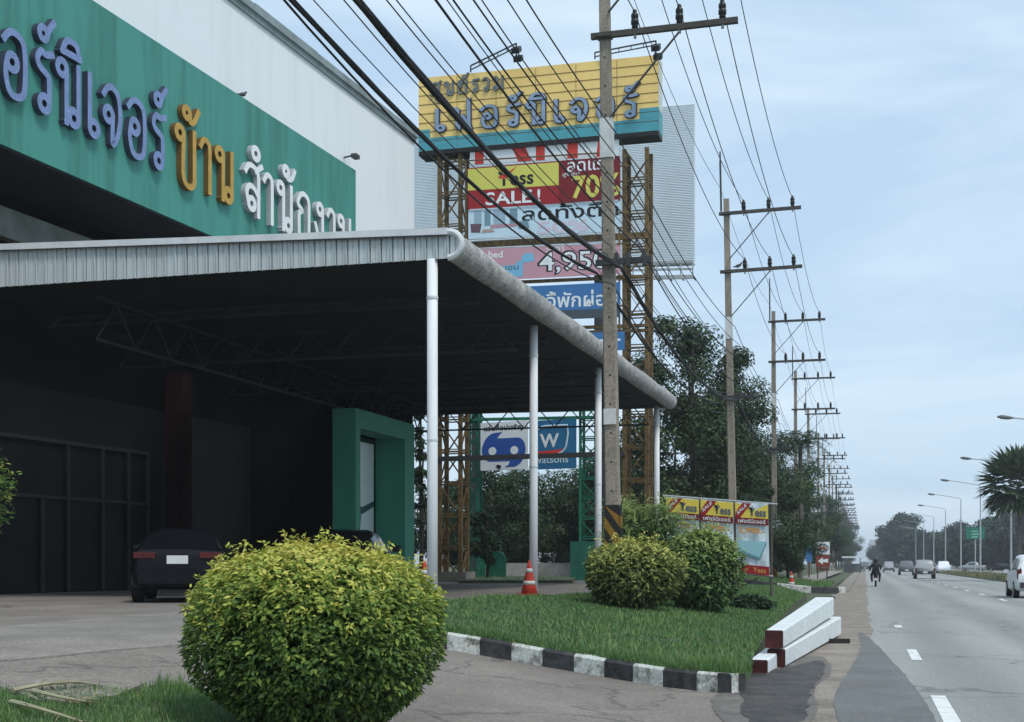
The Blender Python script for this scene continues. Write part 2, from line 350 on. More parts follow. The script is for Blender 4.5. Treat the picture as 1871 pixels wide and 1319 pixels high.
# ================================================================== THE SETTING
def ground():
    xs = [-1500, -600, -250, -120, -60, -40, -25] + [-18 + .5 * i for i in range(41)] + [4, 8, 12, 18, 30, 60, 150, 500, 1500]
    ys = [-60, -20, 0] + [3 + 2.5 * i for i in range(40)] + [110, 130, 160, 200, 300, 500, 900, 1600, 3500]
    vs = [(x, y, tz(x, y) - .03) for y in ys for x in xs]; n = len(xs)
    fs = [(j * n + i, j * n + i + 1, (j + 1) * n + i + 1, (j + 1) * n + i) for j in range(len(ys) - 1) for i in range(n - 1)]
    tag(MB().add(vs, fs).build('ground', M['soil']), kind='structure')
ground()
patch('driveway', [(-45, 3), (-1.15, 3), (-1.15, 14), (-1.3, 28), (-2.2, 40), (-4.5, 56), (-8, 60), (-45, 60)], .0, M['drive'], .7)
def edge(x0, y0, y1, amp, step=1.2, f=1):
    o = []; y = y0
    while y < y1: o.append((x0 + R.uniform(-amp, amp), y)); y += step * (1 + y / 60)
    o.append((x0, y1)); return o
patch('road', [(10.3, -20), (10.3, 1500), (.25, 1500)] + edge(.12, 4, 300, .07)[::-1] + [(.12, -20)], .006, M['asphalt'], 3.5)
patch('dirt_shoulder', [(.3, 3), (.3, 260)] + edge(-1.2, 26, 260, .3)[::-1] + [(-1.25, 20), (-1.15, 3)], .004, M['dirt'], .8)
def soft(ps, amp, it=3):
    p = [Vector((a.x, a.y)) for a in ps]
    for k in range(it):
        q = []
        for i in range(len(p)):
            a, b = p[i], p[(i + 1) % len(p)]; q += [a.lerp(b, .25), a.lerp(b, .75)]
        p = q
    return [(a.x + R.uniform(-amp, amp), a.y + R.uniform(-amp, amp) * 2) for a in p]
pd = [T(x, y) for x, y in [(1566, 1152), (1585, 1162), (1640, 1218), (1676, 1262), (1700, 1300), (1760, 1400), (1560, 1400), (1530, 1319), (1520, 1270), (1560, 1215), (1575, 1180)]]
patch('shoulder_patch', soft(pd, .012), .010, M['dasphalt'], .5)
pw = [T(x, y) for x, y in [(1436, 1205), (1500, 1195), (1530, 1225), (1480, 1260), (1500, 1290), (1470, 1340), (1330, 1340), (1290, 1275), (1340, 1262), (1380, 1240)]]
patch('wet_patch', soft(pw, .015, 4), .008, M['wet'], .5)
ds = [T(x, y) for x, y in [(-60, 1152), (120, 1136), (250, 1124), (360, 1118), (420, 1140), (380, 1176), (200, 1190), (60, 1206), (-60, 1212)]]
patch('driveway_patch', soft(ds, 0, 3), .014, mat('patch_concrete', (.31, .28, .25), .9, .3, .8, rgb2=(.2, .18, .16), fine=26, bump=.3), .6, skirt=.04)
# lane paint
def paint(name, x, y0, y1, wd=.15): patch(name, [(x - wd / 2, y0), (x + wd / 2, y0), (x + wd / 2, y1), (x - wd / 2, y1)], .011, M['line'], 4)
pa, pb = T(1722, 1290), T(1666, 1190)
for yy, ln in [(10.9, 4.2), (20.6, 2.6), (31, 1.2)]: paint('lane_marking', pa.x + (pb.x - pa.x) * (yy - pa.y) / (pb.y - pa.y), yy, yy + ln)
for i in range(26): paint('lane_marking', 5.15, 35.5 + i * 9.5, 38.2 + i * 9.5, .16)
# median and far carriageway
patch('median', [(10.3, -20), (15.2, -20), (15.2, 900), (10.3, 900)], .16, M['verge'], 5, skirt=.2)
patch('far_road', [(15.2, -20), (26, -20), (26, 1500), (15.2, 1500)], .006, M['asphalt'], 8)
# lawn island with kerb
lawn_px = [(800, 1166), (910, 1178), (1080, 1202), (1220, 1222), (1335, 1240), (1368, 1212), (1405, 1150), (1450, 1102), (1474, 1086), (1420, 1070), (1330, 1070), (1200, 1080), (1000, 1088), (880, 1091), (800, 1100)]
kp = [T(x, y) for x, y in [(700, 1168), (810, 1186), (912, 1203), (1080, 1233), (1222, 1257), (1336, 1268), (1362, 1262)]]
def inset(i, o=.1):
    d = (kp[min(i + 1, len(kp) - 1)] - kp[max(i - 1, 0)]).normalized(); p = kp[i] + Vector((-d.y, d.x, 0)) * o; return gp(p.x, p.y, .2)
LAWN = [inset(i) for i in range(6)] + [T(x, y, .2) for x, y in lawn_px[5:]]
patch('lawn', [(p.x, p.y) for p in LAWN], .2, M['soil'], .5, skirt=.25)
def kerb(pts, name, seg=.44, h=.215, wd=.16, start=0):
    mb = MB(); cum = [0]
    for a, b in zip(pts, pts[1:]): cum.append(cum[-1] + (b - a).length)
    def at(t):
        for i in range(len(pts) - 1):
            if t <= cum[i + 1] or i == len(pts) - 2: return pts[i].lerp(pts[i + 1], (t - cum[i]) / (cum[i + 1] - cum[i]))
    t = 0; k = start
    while t < cum[-1] - .05:
        a, b = at(t), at(min(t + seg, cum[-1])); d = (b - a).normalized(); n = Vector((-d.y, d.x, 0)) * wd
        za, zb = tz(a.x, a.y) - .05, tz(b.x, b.y) - .05; ch = .03
        sec = lambda p, z: [Vector((p.x, p.y, z)), Vector((p.x, p.y, z + h + .05 - ch)), Vector((p.x, p.y, z + h + .05)) + n * .2, Vector((p.x, p.y, z + h + .05)) + n, Vector((p.x, p.y, z)) + n]
        vs = sec(a, za) + sec(b, zb)
        fs = [(i, i + 1, i + 6, i + 5)[::-1] for i in range(4)] + [(0, 1, 2, 3, 4), (9, 8, 7, 6, 5)]
        mb.add(vs, fs, k % 2); k += 1; t += seg
    o = mb.build(name, [M['kw'], M['kb']]); tag(o, kind='structure'); return o
kerb(kp, 'kerb')
# grass strip beyond the driveway, with pale kerb
st = [T(x, y, .1) for x, y in [(838, 1061), (1046, 1061), (1060, 1046), (1046, 1036), (830, 1036)]]
patch('grass_strip', [(p.x, p.y) for p in st], .11, M['soil'], 1.2, skirt=.15)
# bottom-left verge and slab
lf = [T(x, y) for x, y in [(-200, 1400), (-200, 1270), (90, 1266), (270, 1272), (330, 1262), (440, 1290), (540, 1345), (520, 1420)]]
patch('lawn_corner', [(p.x, p.y) for p in lf], .03, M['soil'], .4)
sl = [T(x, y) for x, y in [(10, 1268), (75, 1250), (180, 1247), (268, 1256), (215, 1280), (140, 1291), (70, 1290)]]
patch('concrete_slab', [(p.x, p.y) for p in sl], .045, M['slab'], .4, skirt=.06)
# pavement and second kerbed island further on
k2 = [Vector((x, y, 0)) for x, y in [(-5.6, 66), (-2.6, 66.2), (-.9, 67.5)]]
kerb([gp(p.x, p.y) for p in k2], 'kerb', seg=1.6, h=.28, wd=.3, start=1)
patch('verge_island', [(-8, 66.4), (-2.6, 66.6), (-1.4, 68.5), (-1.6, 74), (-1.6, 110), (-8, 110)], .2, M['soil'], 1.5, skirt=.25)
patch('pavement', [(-1.5, 68.5), (-.75, 68.9), (-.75, 300), (-1.6, 300)], .1, M['slab'], 3, skirt=.12)
patch('pavement', [(-4.4, 74), (-3.0, 74), (-3.0, 200), (-4.4, 200)], .215, M['slab'], 3)

# ------------------------------------------------------------------ leaves
def leaf_mesh(mb, c, nrm, along, ln, wd, tint, fold=.25):
    nrm = nrm.normalized(); a = (along - nrm * along.dot(nrm)); a = a.normalized() if a.length > 1e-4 else nrm.orthogonal().normalized()
    b = nrm.cross(a)
    mid = c + a * ln * .45 - nrm * wd * fold
    i = len(mb.v)
    mb.v += [tuple(c), tuple(mid + b * wd * .5 + nrm * wd * fold), tuple(c + a * ln - nrm * ln * .12), tuple(mid - b * wd * .5 + nrm * wd * fold), tuple(mid)]
    mb.f += [(i, i + 4, i + 2, i + 1), (i, i + 3, i + 2, i + 4)]; mb.m += [0, 0]; mb.t += [tint, tint]
def rvec():
    while True:
        v = Vector((R.uniform(-1, 1), R.uniform(-1, 1), R.uniform(-1, 1)))
        if .05 < v.length < 1: return v.normalized()
def prof(t, tab):
    for (a, ra), (b, rb) in zip(tab, tab[1:]):
        if t <= b: return ra + (rb - ra) * (t - a) / (b - a)
    return tab[-1][1]
ROUND = [(0, .45), (.12, .7), (.3, .93), (.5, 1), (.68, .96), (.82, .82), (.92, .6), (1, .12)]
def bush(name, base, rx, ry, h, n, ln, wd, m, label, cat, group=None, tab=ROUND, lump=.1, shoots=0, topt=.55, z0=.06, rz=0):
    t_ = thing(name, base, label, cat, group)
    mb = MB(); mb.t = []
    ph = [R.uniform(0, 6.3) for _ in range(8)]
    def surf(a, t):
        k = prof(t, tab) * (1 + lump * (sin(3 * a + ph[0] + 4 * t) * .5 + sin(5 * a + ph[1] - 7 * t) * .4 + sin(9 * a + ph[2] + 11 * t) * .25) + lump * .55 * (sin(17 * a + ph[3] + 3 * sin(9 * t + ph[4])) * sin(21 * t + ph[5] + 2 * sin(5 * a))))
        return Vector((cos(a) * rx * k, sin(a) * ry * k, z0 + t * (h - z0)))
    for i in range(n):
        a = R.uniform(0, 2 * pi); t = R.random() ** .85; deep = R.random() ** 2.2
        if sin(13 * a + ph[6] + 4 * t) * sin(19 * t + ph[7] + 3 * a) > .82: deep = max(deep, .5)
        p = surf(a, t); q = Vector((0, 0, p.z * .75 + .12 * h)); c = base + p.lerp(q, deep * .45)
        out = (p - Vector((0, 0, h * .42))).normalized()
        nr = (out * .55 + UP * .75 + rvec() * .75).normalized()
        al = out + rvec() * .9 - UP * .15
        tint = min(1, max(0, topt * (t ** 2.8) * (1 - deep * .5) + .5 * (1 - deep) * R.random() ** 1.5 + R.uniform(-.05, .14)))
        k = R.uniform(.45, 1.2); leaf_mesh(mb, c, nr, al, ln * k, wd * k, tint)
    for i in range(n // 4):
        a = R.uniform(0, 2 * pi); t = R.random(); p = surf(a, t); c = base + Vector((p.x, p.y, 0)) * R.uniform(.35, .8) + UP * (h * .45 + (p.z - h * .45) * R.uniform(.5, .86))
        leaf_mesh(mb, c, rvec(), rvec(), ln * 1.3, wd * 1.5, R.uniform(0, .12))
    for i in range(shoots):
        a = R.uniform(0, 2 * pi); t = 1 - R.random() ** 1.4 * .45; p = base + surf(a, t); d = (UP * 1.1 + Vector((cos(a), sin(a), 0)) * .5 + rvec() * .35).normalized()
        L_ = R.uniform(.05, .15) * (ln / .07)
        for k in range(7):
            leaf_mesh(mb, p + d * L_ * k / 6, (d + rvec() * .8), rvec() + d * .7, ln * .8, wd * .7, min(1, .72 + R.random() * .3))
    mb.build('foliage', m, t_)
    st_ = MB()
    for k in range(5):
        a = k * 1.3; st_.tube([base + Vector((cos(a) * .05, sin(a) * .05, -.05)), base + Vector((cos(a) * rx * .2, sin(a) * ry * .2, h * .35)), base + Vector((cos(a) * rx * .5, sin(a) * ry * .5, h * .7))], [.03, .022, .01], 6)
    st_.build('stem', M['trunk'], t_)
    return t_
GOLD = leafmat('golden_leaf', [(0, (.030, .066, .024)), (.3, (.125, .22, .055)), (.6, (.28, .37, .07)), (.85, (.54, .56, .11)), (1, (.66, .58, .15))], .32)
GOLD2 = leafmat('golden_leaf_far', [(0, (.04, .075, .03)), (.35, (.19, .24, .07)), (.7, (.42, .44, .11)), (1, (.6, .57, .17))], .25)
MIDG = leafmat('mid_leaf', [(0, (.055, .11, .045)), (.5, (.16, .26, .085)), (1, (.36, .43, .14))], .25)
DARKG = leafmat('dark_leaf', [(0, (.014, .030, .015)), (.6, (.044, .084, .034)), (1, (.115, .165, .06))], .15)
FARG = leafmat('far_leaf', [(0, (.018, .034, .028)), (.6, (.036, .06, .044)), (1, (.065, .10, .06))], .12)
PALM = leafmat('palm_leaf', [(0, (.03, .055, .03)), (1, (.11, .15, .075))], .15)
GRASS = leafmat('grass_blade', [(0, (.07, .145, .055)), (.6, (.135, .255, .085)), (.9, (.25, .33, .11)), (1, (.36, .34, .16))], .3)

def grass_field(name, poly, n, hgt, off, label=None, wd=.012):
    xs = [p.x for p in poly]; ys = [p.y for p in poly]
    def inside(x, y):
        c = False; j = len(poly) - 1
        for i in range(len(poly)):
            a, b = poly[i], poly[j]
            if (a.y > y) != (b.y > y) and x < (b.x - a.x) * (y - a.y) / (b.y - a.y) + a.x: c = not c
            j = i
        return c
    mb = MB(); mb.t = []; k = 0
    while k < n:
        x, y = R.uniform(min(xs), max(xs)), R.uniform(min(ys), max(ys))
        if not inside(x, y): continue
        k += 1; cl = .5 + .5 * sin(x * 1.7 + sin(y * 1.1) * 2) * sin(y * .9 + x * .3); cl = .6 * cl + .4 * (.5 + .5 * sin(x * 6.1 + sin(y * 3.3) * 2) * sin(y * 4.7 + 2 * sin(x * 2.9)))
        if cl < .16 and R.random() < .6: continue
        a = R.uniform(0, 6.28); h = hgt * R.uniform(.35, 1.25) * (.55 + .9 * cl * cl + (.9 if R.random() < .012 else 0)); d = Vector((cos(a), sin(a), 0)); b = Vector((x, y, tz(x, y) + off))
        le = d.orthogonal().normalized() if False else Vector((-d.y, d.x, 0))
        i = len(mb.v); tip = b + UP * h + d * h * R.uniform(.1, .7)
        mb.v += [tuple(b + le * wd), tuple(b - le * wd), tuple(tip)]; mb.f.append((i, i + 1, i + 2)); mb.m.append(0); mb.t.append(R.uniform(.85, 1) if R.random() < .06 else min(.9, max(0, .15 + .5 * cl + R.uniform(-.25, .3))))
    return tag(mb.build(name, GRASS), label, 'grass', kind='stuff')
grass_field('grass', LAWN, 90000, .085, .19, 'short green lawn grass on the kerbed island by the road', .014)
ke = [kp[1], kp[2], kp[3], kp[4], kp[5]]; kn = (ke[-1] - ke[0]).normalized(); kn = Vector((-kn.y, kn.x, 0))
grass_field('grass', [p + kn * .05 for p in ke] + [p + kn * .55 for p in ke[::-1]], 9000, .15, .2, 'longer grass hanging over the painted kerb edge', .008)
grass_field('grass', st, 9000, .16, .1, 'rough grass strip behind the driveway under the far signs', .02)
grass_field('grass', lf, 26000, .06, .02, 'green grass in the near left corner beside the slab', .006)
grass_field('grass', [T(x, y) for x, y in [(255, 1266), (300, 1256), (330, 1260), (350, 1278), (300, 1276)]], 260, .11, .02, 'taller grass tuft beside the round clipped shrub', .006)
GRASS_ = GRASS; GRASS = leafmat('dry_blade', [(0, (.09, .10, .05)), (.6, (.17, .175, .085)), (1, (.28, .26, .14))], .25)
grass_field('grass', [Vector(p) for p in [(10.4, 40, 0), (15, 40, 0), (15, 200, 0), (10.4, 200, 0)]], 22000, .3, .15, 'shaggy dry grass along the road median', .05)
GRASS = GRASS_
grass_field('grass', [gp(x, y) for x, y in [(-8, 66.6), (-2.7, 66.8), (-1.7, 69), (-1.8, 85), (-8, 85)]], 14000, .2, .18, 'grass on the far kerbed island past the driveway', .03)

# ------------------------------------------------------------------ big round shrub and the others
b0 = T(578, 1348)
D0 = (b0 - CAM).dot(CF)
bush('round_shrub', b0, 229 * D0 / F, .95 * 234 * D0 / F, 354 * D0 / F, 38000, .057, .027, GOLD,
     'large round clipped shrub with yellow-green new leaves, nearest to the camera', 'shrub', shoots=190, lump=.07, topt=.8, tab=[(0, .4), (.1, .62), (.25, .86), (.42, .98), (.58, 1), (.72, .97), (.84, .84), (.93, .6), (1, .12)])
b1 = T(1156, 1112, .2); D1 = (b1 - CAM).dot(CF)
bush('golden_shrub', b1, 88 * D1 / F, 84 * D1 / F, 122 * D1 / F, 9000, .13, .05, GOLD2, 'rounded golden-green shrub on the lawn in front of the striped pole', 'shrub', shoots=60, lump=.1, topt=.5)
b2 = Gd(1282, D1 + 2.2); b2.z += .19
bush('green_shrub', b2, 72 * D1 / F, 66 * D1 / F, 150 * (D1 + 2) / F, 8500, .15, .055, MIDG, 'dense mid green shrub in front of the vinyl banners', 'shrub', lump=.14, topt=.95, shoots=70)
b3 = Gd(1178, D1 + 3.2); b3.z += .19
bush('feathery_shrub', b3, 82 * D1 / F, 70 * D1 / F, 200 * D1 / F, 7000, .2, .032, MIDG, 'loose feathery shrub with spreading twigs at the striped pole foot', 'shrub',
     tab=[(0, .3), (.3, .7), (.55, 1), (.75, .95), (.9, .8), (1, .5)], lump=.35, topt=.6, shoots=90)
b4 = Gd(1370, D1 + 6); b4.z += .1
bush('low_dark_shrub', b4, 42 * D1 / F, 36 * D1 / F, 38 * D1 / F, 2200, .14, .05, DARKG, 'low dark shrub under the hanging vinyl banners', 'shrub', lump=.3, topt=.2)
bl0 = Gd(-70, 12.5)
bush('edge_shrub', bl0, .48, .45, 1.95, 3600, .07, .03, GOLD, 'thin yellow-green shrub at the left edge by the driveway', 'shrub', lump=.3, topt=.3, shoots=14, tab=[(0, .05), (.35, .1), (.6, .8), (.8, 1), (1, .3)])

# fallen palm fronds
for i, (a, b, c) in enumerate([((24, 1262), (120, 1238), (175, 1251)), ((20, 1282), (70, 1292), (150, 1319)), ((60, 1262), (95, 1272), (165, 1284))]):
    A, B_, C_ = T(*a, .06), T(*b, .14), T(*c, .05)
    pts = [A * (1 - t) ** 2 + B_ * 2 * t * (1 - t) + C_ * t * t for t in [k / 8 for k in range(9)]]
    mb = MB(); mb.tube(pts, [.018 - .0015 * k for k in range(9)], 6)
    t_ = thing('palm_frond', A, ['long pale dry frond arching over the concrete slab', 'dry yellow frond lying on the grass in the corner', 'shorter dry frond lying across the slab edge'][i], 'frond', 'dry fronds on the slab')
    mb.build('stalk', mat('dry_frond', (.42, .40, .26), .8, .35, 6), t_)
    mb = MB(); mb.t = []
    for k in range(26):
        p = pts[2].lerp(pts[8], k / 26); leaf_mesh(mb, p, UP + rvec() * .4, (pts[8] - pts[0]).normalized() + rvec() * .9, .16, .014, R.random())
    mb.build('leaflets', leafmat('dry_leaf', [(0, (.12, .12, .06)), (1, (.32, .3, .16))], .2), t_)

# ================================================================== BUILDING (left)
BU = dirvp(1760); BN = Vector((BU.y, -BU.x, 0)); BP0 = P(0, HY, 30.5)
BPL = lambda off: (BP0 + BN * off, BN)
def Bs(px, off=0): return (H(px, HY, BPL(off)) - BP0).dot(BU)
def Bp(s_, off, z): p = BP0 + BU * s_ + BN * off; return Vector((p.x, p.y, z))
def bbox(mb, s0, s1, o0, o1, z0, z1, mi=0):
    return mb.box((Bp((s0 + s1) / 2, (o0 + o1) / 2, (z0 + z1) / 2)), BU * (s1 - s0) / 2, BN * (o1 - o0) / 2, UP * (z1 - z0) / 2, mi)
S650, S757 = Bs(650), Bs(757, -.3)
bld = thing('store_building', Bp(0, 0, .64), 'big white furniture store with green sign fascia and grey parapet', 'building')
mb = MB(); bbox(mb, -14, S757, -20, -.3, 15.27, 18.1); bbox(mb, S650, S757, -20, -.3, 9, 15.27); mb.build('wall', M['wall'], bld)
mb = MB()
for k in range(9):
    s0 = -14 + (S757 + 14) * k / 9; s1 = -14 + (S757 + 14) * (k + 1) / 9
    bbox(mb, s0 + .01, s1 - .01, -20.1, -.22, 18.1, 18.6 - .02 * (k % 3))
bbox(mb, -14, S757 + .05, -.3, -.14, 18.28, 18.36)
mb.build('parapet', M['parapet'], bld)
mb = MB(); bbox(mb, -14, S650, -2.6, 0, 10.77, 15.3); fas = mb.build('fascia', M['green'], bld)
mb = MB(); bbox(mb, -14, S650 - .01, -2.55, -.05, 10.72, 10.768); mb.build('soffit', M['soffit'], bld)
mb = MB(); bbox(mb, -14, S650 - .01, -19, -2.6, .3, 10.765); bbox(mb, S650, S757 - .02, -19, -.35, .3, 8.995); mb.build('shaded_wall', M['shadewall'], bld)  # recessed wall and lower white wall, under-canopy shade put into the near-black colour
mb = MB(); bbox(mb, -10, S650 - 1, -2.6, -2.3, 9.55, 10.3); mb.build('recess_beam', mat('recess_beam', (.24, .28, .26), .8, .4, 1), bld)
# shop front under the canopy
mb = MB(); bbox(mb, -8, S650 - 3, -2.6, -2.52, .66, 6.0); mb.build('shop_window', M['dglass'], bld)
fr = MB()
for px in (75, 122, 185, 232, 268):
    s_ = Bs(px, -2.5); bbox(fr, s_ - .05, s_ + .05, -2.5, -2.42, .66, 4.6 if px != 75 else 3.1)
bbox(fr, -8, Bs(270, -2.5), -2.51, -2.44, 3.12, 3.2); bbox(fr, -8, Bs(270, -2.5), -2.51, -2.44, 4.6, 4.7)
fr.build('window_frame', M['dframe'], bld)
mb = MB(); s_ = Bs(347, -1.6); bbox(mb, s_ - .28, s_ + .28, -2.3, -1.7, .6, 7.1); mb.build('column', M['redcol'], bld)
for i, px in enumerate((447,)): pass
# small lamp bracket on the white wall
lw = H(628, 288, BPL(-.3)); mb = MB(); mb.tube([lw, lw + BN * .35 + UP * .05], .03, 6); mb.box(lw + BN * .45, BU * .16, BN * .1, UP * .07)
mb.build('wall_light', M['dsteel'], bld)
# raised letters
fpl = BPL(.0)
def bword(txt, px0, px1, pre, mats):
    s0, s1 = Bs(px0, .2), Bs(px1, .2); nb = lambda t: sum(GL[c][0] > 0 for c in t); W = width(txt) + .08 * (nb(txt) - 1); Wp = width(txt[:pre]) + .08 * nb(txt[:pre]); u = (s1 - s0) / (W - Wp); a = s0 - Wp * u
    q = [Bp(a, 0, 11.9), Bp(s1, 0, 11.9), Bp(s1, 0, 13.32), Bp(a, 0, 13.32)]
    letters(txt, q, BN, mats, bld, .115, .17, track=.08)
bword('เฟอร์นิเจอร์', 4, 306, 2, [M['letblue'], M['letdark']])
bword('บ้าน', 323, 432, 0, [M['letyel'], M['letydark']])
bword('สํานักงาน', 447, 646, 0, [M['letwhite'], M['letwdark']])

# portal at the far corner
PPL = P(650, HY, 39.5); pu = dirvp(1640); pn = Vector((pu.y, -pu.x, 0))
Ps = lambda px: (H(px, HY, (PPL, pn)) - PPL).dot(pu)
def Pp(s_, o, z): p = PPL + pu * s_ + pn * o; return Vector((p.x, p.y, z))
por = thing('portal', Pp(0, 0, .64), 'green framed entrance portal beside the store with a pale poster inside', 'portal')
sE = Ps(757); sI = Ps(740)
mb = MB(); bb = lambda m_, s0, s1, o0, o1, z0, z1: m_.box(Pp((s0 + s1) / 2, (o0 + o1) / 2, (z0 + z1) / 2), pu * (s1 - s0) / 2, pn * (o1 - o0) / 2, UP * (z1 - z0) / 2)
bb(mb, 0, .35, -.72, 0, .55, 5.7); mb.build('pillar', M['portal'], por); mb = MB(); bb(mb, sI, sE, -1.0, 0, .55, 5.7); mb.build('pillar', M['portal'], por)
mb = MB(); bb(mb, -.004, sE, -.724, -.003, 5.35, 5.9); mb.build('lintel', M['portal'], por)
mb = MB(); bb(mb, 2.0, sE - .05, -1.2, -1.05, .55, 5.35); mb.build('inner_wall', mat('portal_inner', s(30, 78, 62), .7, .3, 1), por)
q = [Pp(2.1, -1.03, .7), Pp(sI * .98, -1.03, .7), Pp(sI * .98, -1.03, 5.2), Pp(2.1, -1.03, 5.2)]
mb = MB().slab(q, pn, .02); ps = mb.build('poster', flat('poster_pale', (222, 236, 236)), por)
pq = lambda pts, o: polyq(q, pts, pn, o)
mb = MB()
for pts in ([(.0, .52), (.5, .5), (1, .56), (1, .6), (.5, .55), (0, .57)], [(.28, .3), (.36, .3), (.45, .5), (.2, .52)], [(0, .14), (.6, .16), (1, .22), (1, .25), (.5, .2), (0, .17)]):
    v_ = pq(pts, .004); mb.add(v_, [tuple(range(len(v_)))])
mb.build('poster_print', flat('poster_ink', (62, 92, 98)), ps)

# ================================================================== CANOPY
CU = dirvp(1640); CV = Vector((-CU.y, CU.x, 0))                 # CU away along the road, CV to the left
CC = P(845, HY, 26.4)                                           # front right corner
def Cp(l, a, z): p = CC + CV * l + CU * a; return Vector((p.x, p.y, z))
ZB, ZT = 7.29, 7.83; LEFT = 11.2; LEN = 26.6
can = thing('entrance_canopy', Cp(.5, 0, .64), 'wide grey metal canopy on white round posts over the store forecourt', 'canopy')
rr = (ZT - ZB) / 2; zc = (ZT + ZB) / 2
ring = [(LEFT, ZT + .37)] + [(rr + sin(-a) * rr, zc + cos(a) * rr) for a in [pi * k / 12 for k in range(13)]]
ring = [(LEFT, ZT + .37), (LEFT / 2, ZT + .185)] + [(rr - sin(a) * rr, zc + cos(a) * rr) for a in [pi * k / 12 for k in range(12)]] + [(rr + .02, ZB + .004)]
mb = MB(); na = 700; vs = []; fs = []; n = len(ring)
for i in range(na + 1):
    a = LEN * i / na; dl = .022 * sin(a * 2 * pi / .21) + .012 * sin(a * 1.3) + R.uniform(-.006, .006)
    for j, (l, z) in enumerate(ring):
        if 2 <= j < 15:
            ang = pi * (j - 2) / 12; l -= sin(ang) * dl; z += cos(ang) * dl
        else: z += dl * (1 if j < 2 else -1)
        vs.append(Cp(l, a, z))
for i in range(na):
    for j in range(n - 1): fs.append((i * n + j, i * n + j + 1, (i + 1) * n + j + 1, (i + 1) * n + j))
mb.add(vs, fs); mb.build('roof_sheet', M['croof'], can)
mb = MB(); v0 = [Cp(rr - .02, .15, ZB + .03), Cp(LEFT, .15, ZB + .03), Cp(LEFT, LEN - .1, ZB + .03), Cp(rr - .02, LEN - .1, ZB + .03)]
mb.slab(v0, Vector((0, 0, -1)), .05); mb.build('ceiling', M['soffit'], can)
# front fascia of vertical ribbed sheet
mb = MB(); vs = []; fs = []; nl = 900
def ztop(l): return ZT + .37 * l / LEFT
def zend(l):
    if l >= rr: return ztop(l) - .01, ZB + .01
    d = sqrt(max(0, rr * rr - (rr - l) ** 2)); return zc + d, zc - d
for i in range(nl + 1):
    l = .02 + (LEFT - .02) * i / nl; zt, zb = zend(l); ph = (l % .235) / .235
    o = .07 if ph < .09 else (-.03 if ph < .2 else (.02 if .55 < ph < .6 else 0))
    o += .006 * sin(l * 2.1)
    vs += [Cp(l, -.05 + o, zt - .03), Cp(l, -.05 + o, zb)]
for i in range(nl): fs.append((i * 2, i * 2 + 1, i * 2 + 3, i * 2 + 2))
mb.add(vs, fs); mb.build('fascia_sheet', M['fasc'], can)
# white trim on the top edge and round the bullnose end
mb = MB(); tr = [Cp(LEFT, -.06, ztop(LEFT) - .04), Cp(LEFT * .5, -.06, ztop(LEFT * .5) - .04)]
arc = [Cp(rr - sin(a) * (rr), -.06, zc + cos(a) * (rr - .02)) for a in [pi * k / 14 for k in range(15)]]
for a, b in zip(tr, tr[1:] + arc[:1]): mb.beam(a, b, .16, .13)
mb.tube(arc, .065, 8)
mb.build('edge_trim', M['ctrim'], can); mb = MB(); mb.tube([Cp(LEFT, -.13, ztop(LEFT) - .115), Cp(rr, -.13, ztop(rr) - .115)], .014, 5); mb.build('drip_line', M['dsteel'], can)
# posts
pb_ = T(790, 1102)
PB = [(790, 1102), (975, 1085), (1093, 1074), (1200, 1064)]
post_l = (pb_ - CC).dot(CV)
for i, (px, py) in enumerate(PB):
    pl = (CC + CV * post_l, CV); p = H(px, HY, pl); g = gp(p.x, p.y)
    mb = MB(); rr_ = .105; mb.tube([g - UP * .1, Vector((g.x, g.y, 3)), Vector((g.x, g.y, ZB + .02))], rr_, 14)
    po = mb.build('post', M['white'], can, smooth=True)
    mb = MB(); mb.tube([Vector((g.x, g.y, ZB - .75)), Vector((g.x, g.y, ZB - .70))], rr_ + .012, 14); mb.build('clamp', M['ctrim'], po); mb = MB(); mb.tube([Vector((g.x, g.y, 3.78)), Vector((g.x, g.y, 3.82))], rr_ + .008, 14)
    mb.build('clamp', M['ctrim'], po)
    if i == 0: POST1 = g
    if i == 1: POST2 = g
# trusses under the roof
def truss(l0, a0, l1, a1, zt, zb, n):
    mb = MB(); A, B_ = Cp(l0, a0, 0), Cp(l1, a1, 0)
    mb.beam(A + UP * zt, B_ + UP * zt, .06); mb.beam(A + UP * zb, B_ + UP * zb, .06)
    for k in range(n):
        p, q_ = A.lerp(B_, k / n), A.lerp(B_, (k + .5) / n); r_ = A.lerp(B_, (k + 1) / n)
        mb.beam(p + UP * zb, q_ + UP * zt, .035); mb.beam(q_ + UP * zt, r_ + UP * zb, .035)
    mb.build('truss', mat('truss_paint', (.034, .037, .041), .6, .2, 3), can)
truss(8.4, .6, 8.4, 24, 7.1, 6.2, 15)
for a in (6, 12, 18, 24): truss(.6, a, LEFT, a, 7.12, 6.45, 9)
for a in (3, 9, 15, 21): truss(.6, a, LEFT, a, 7.2, 7.02, 12)

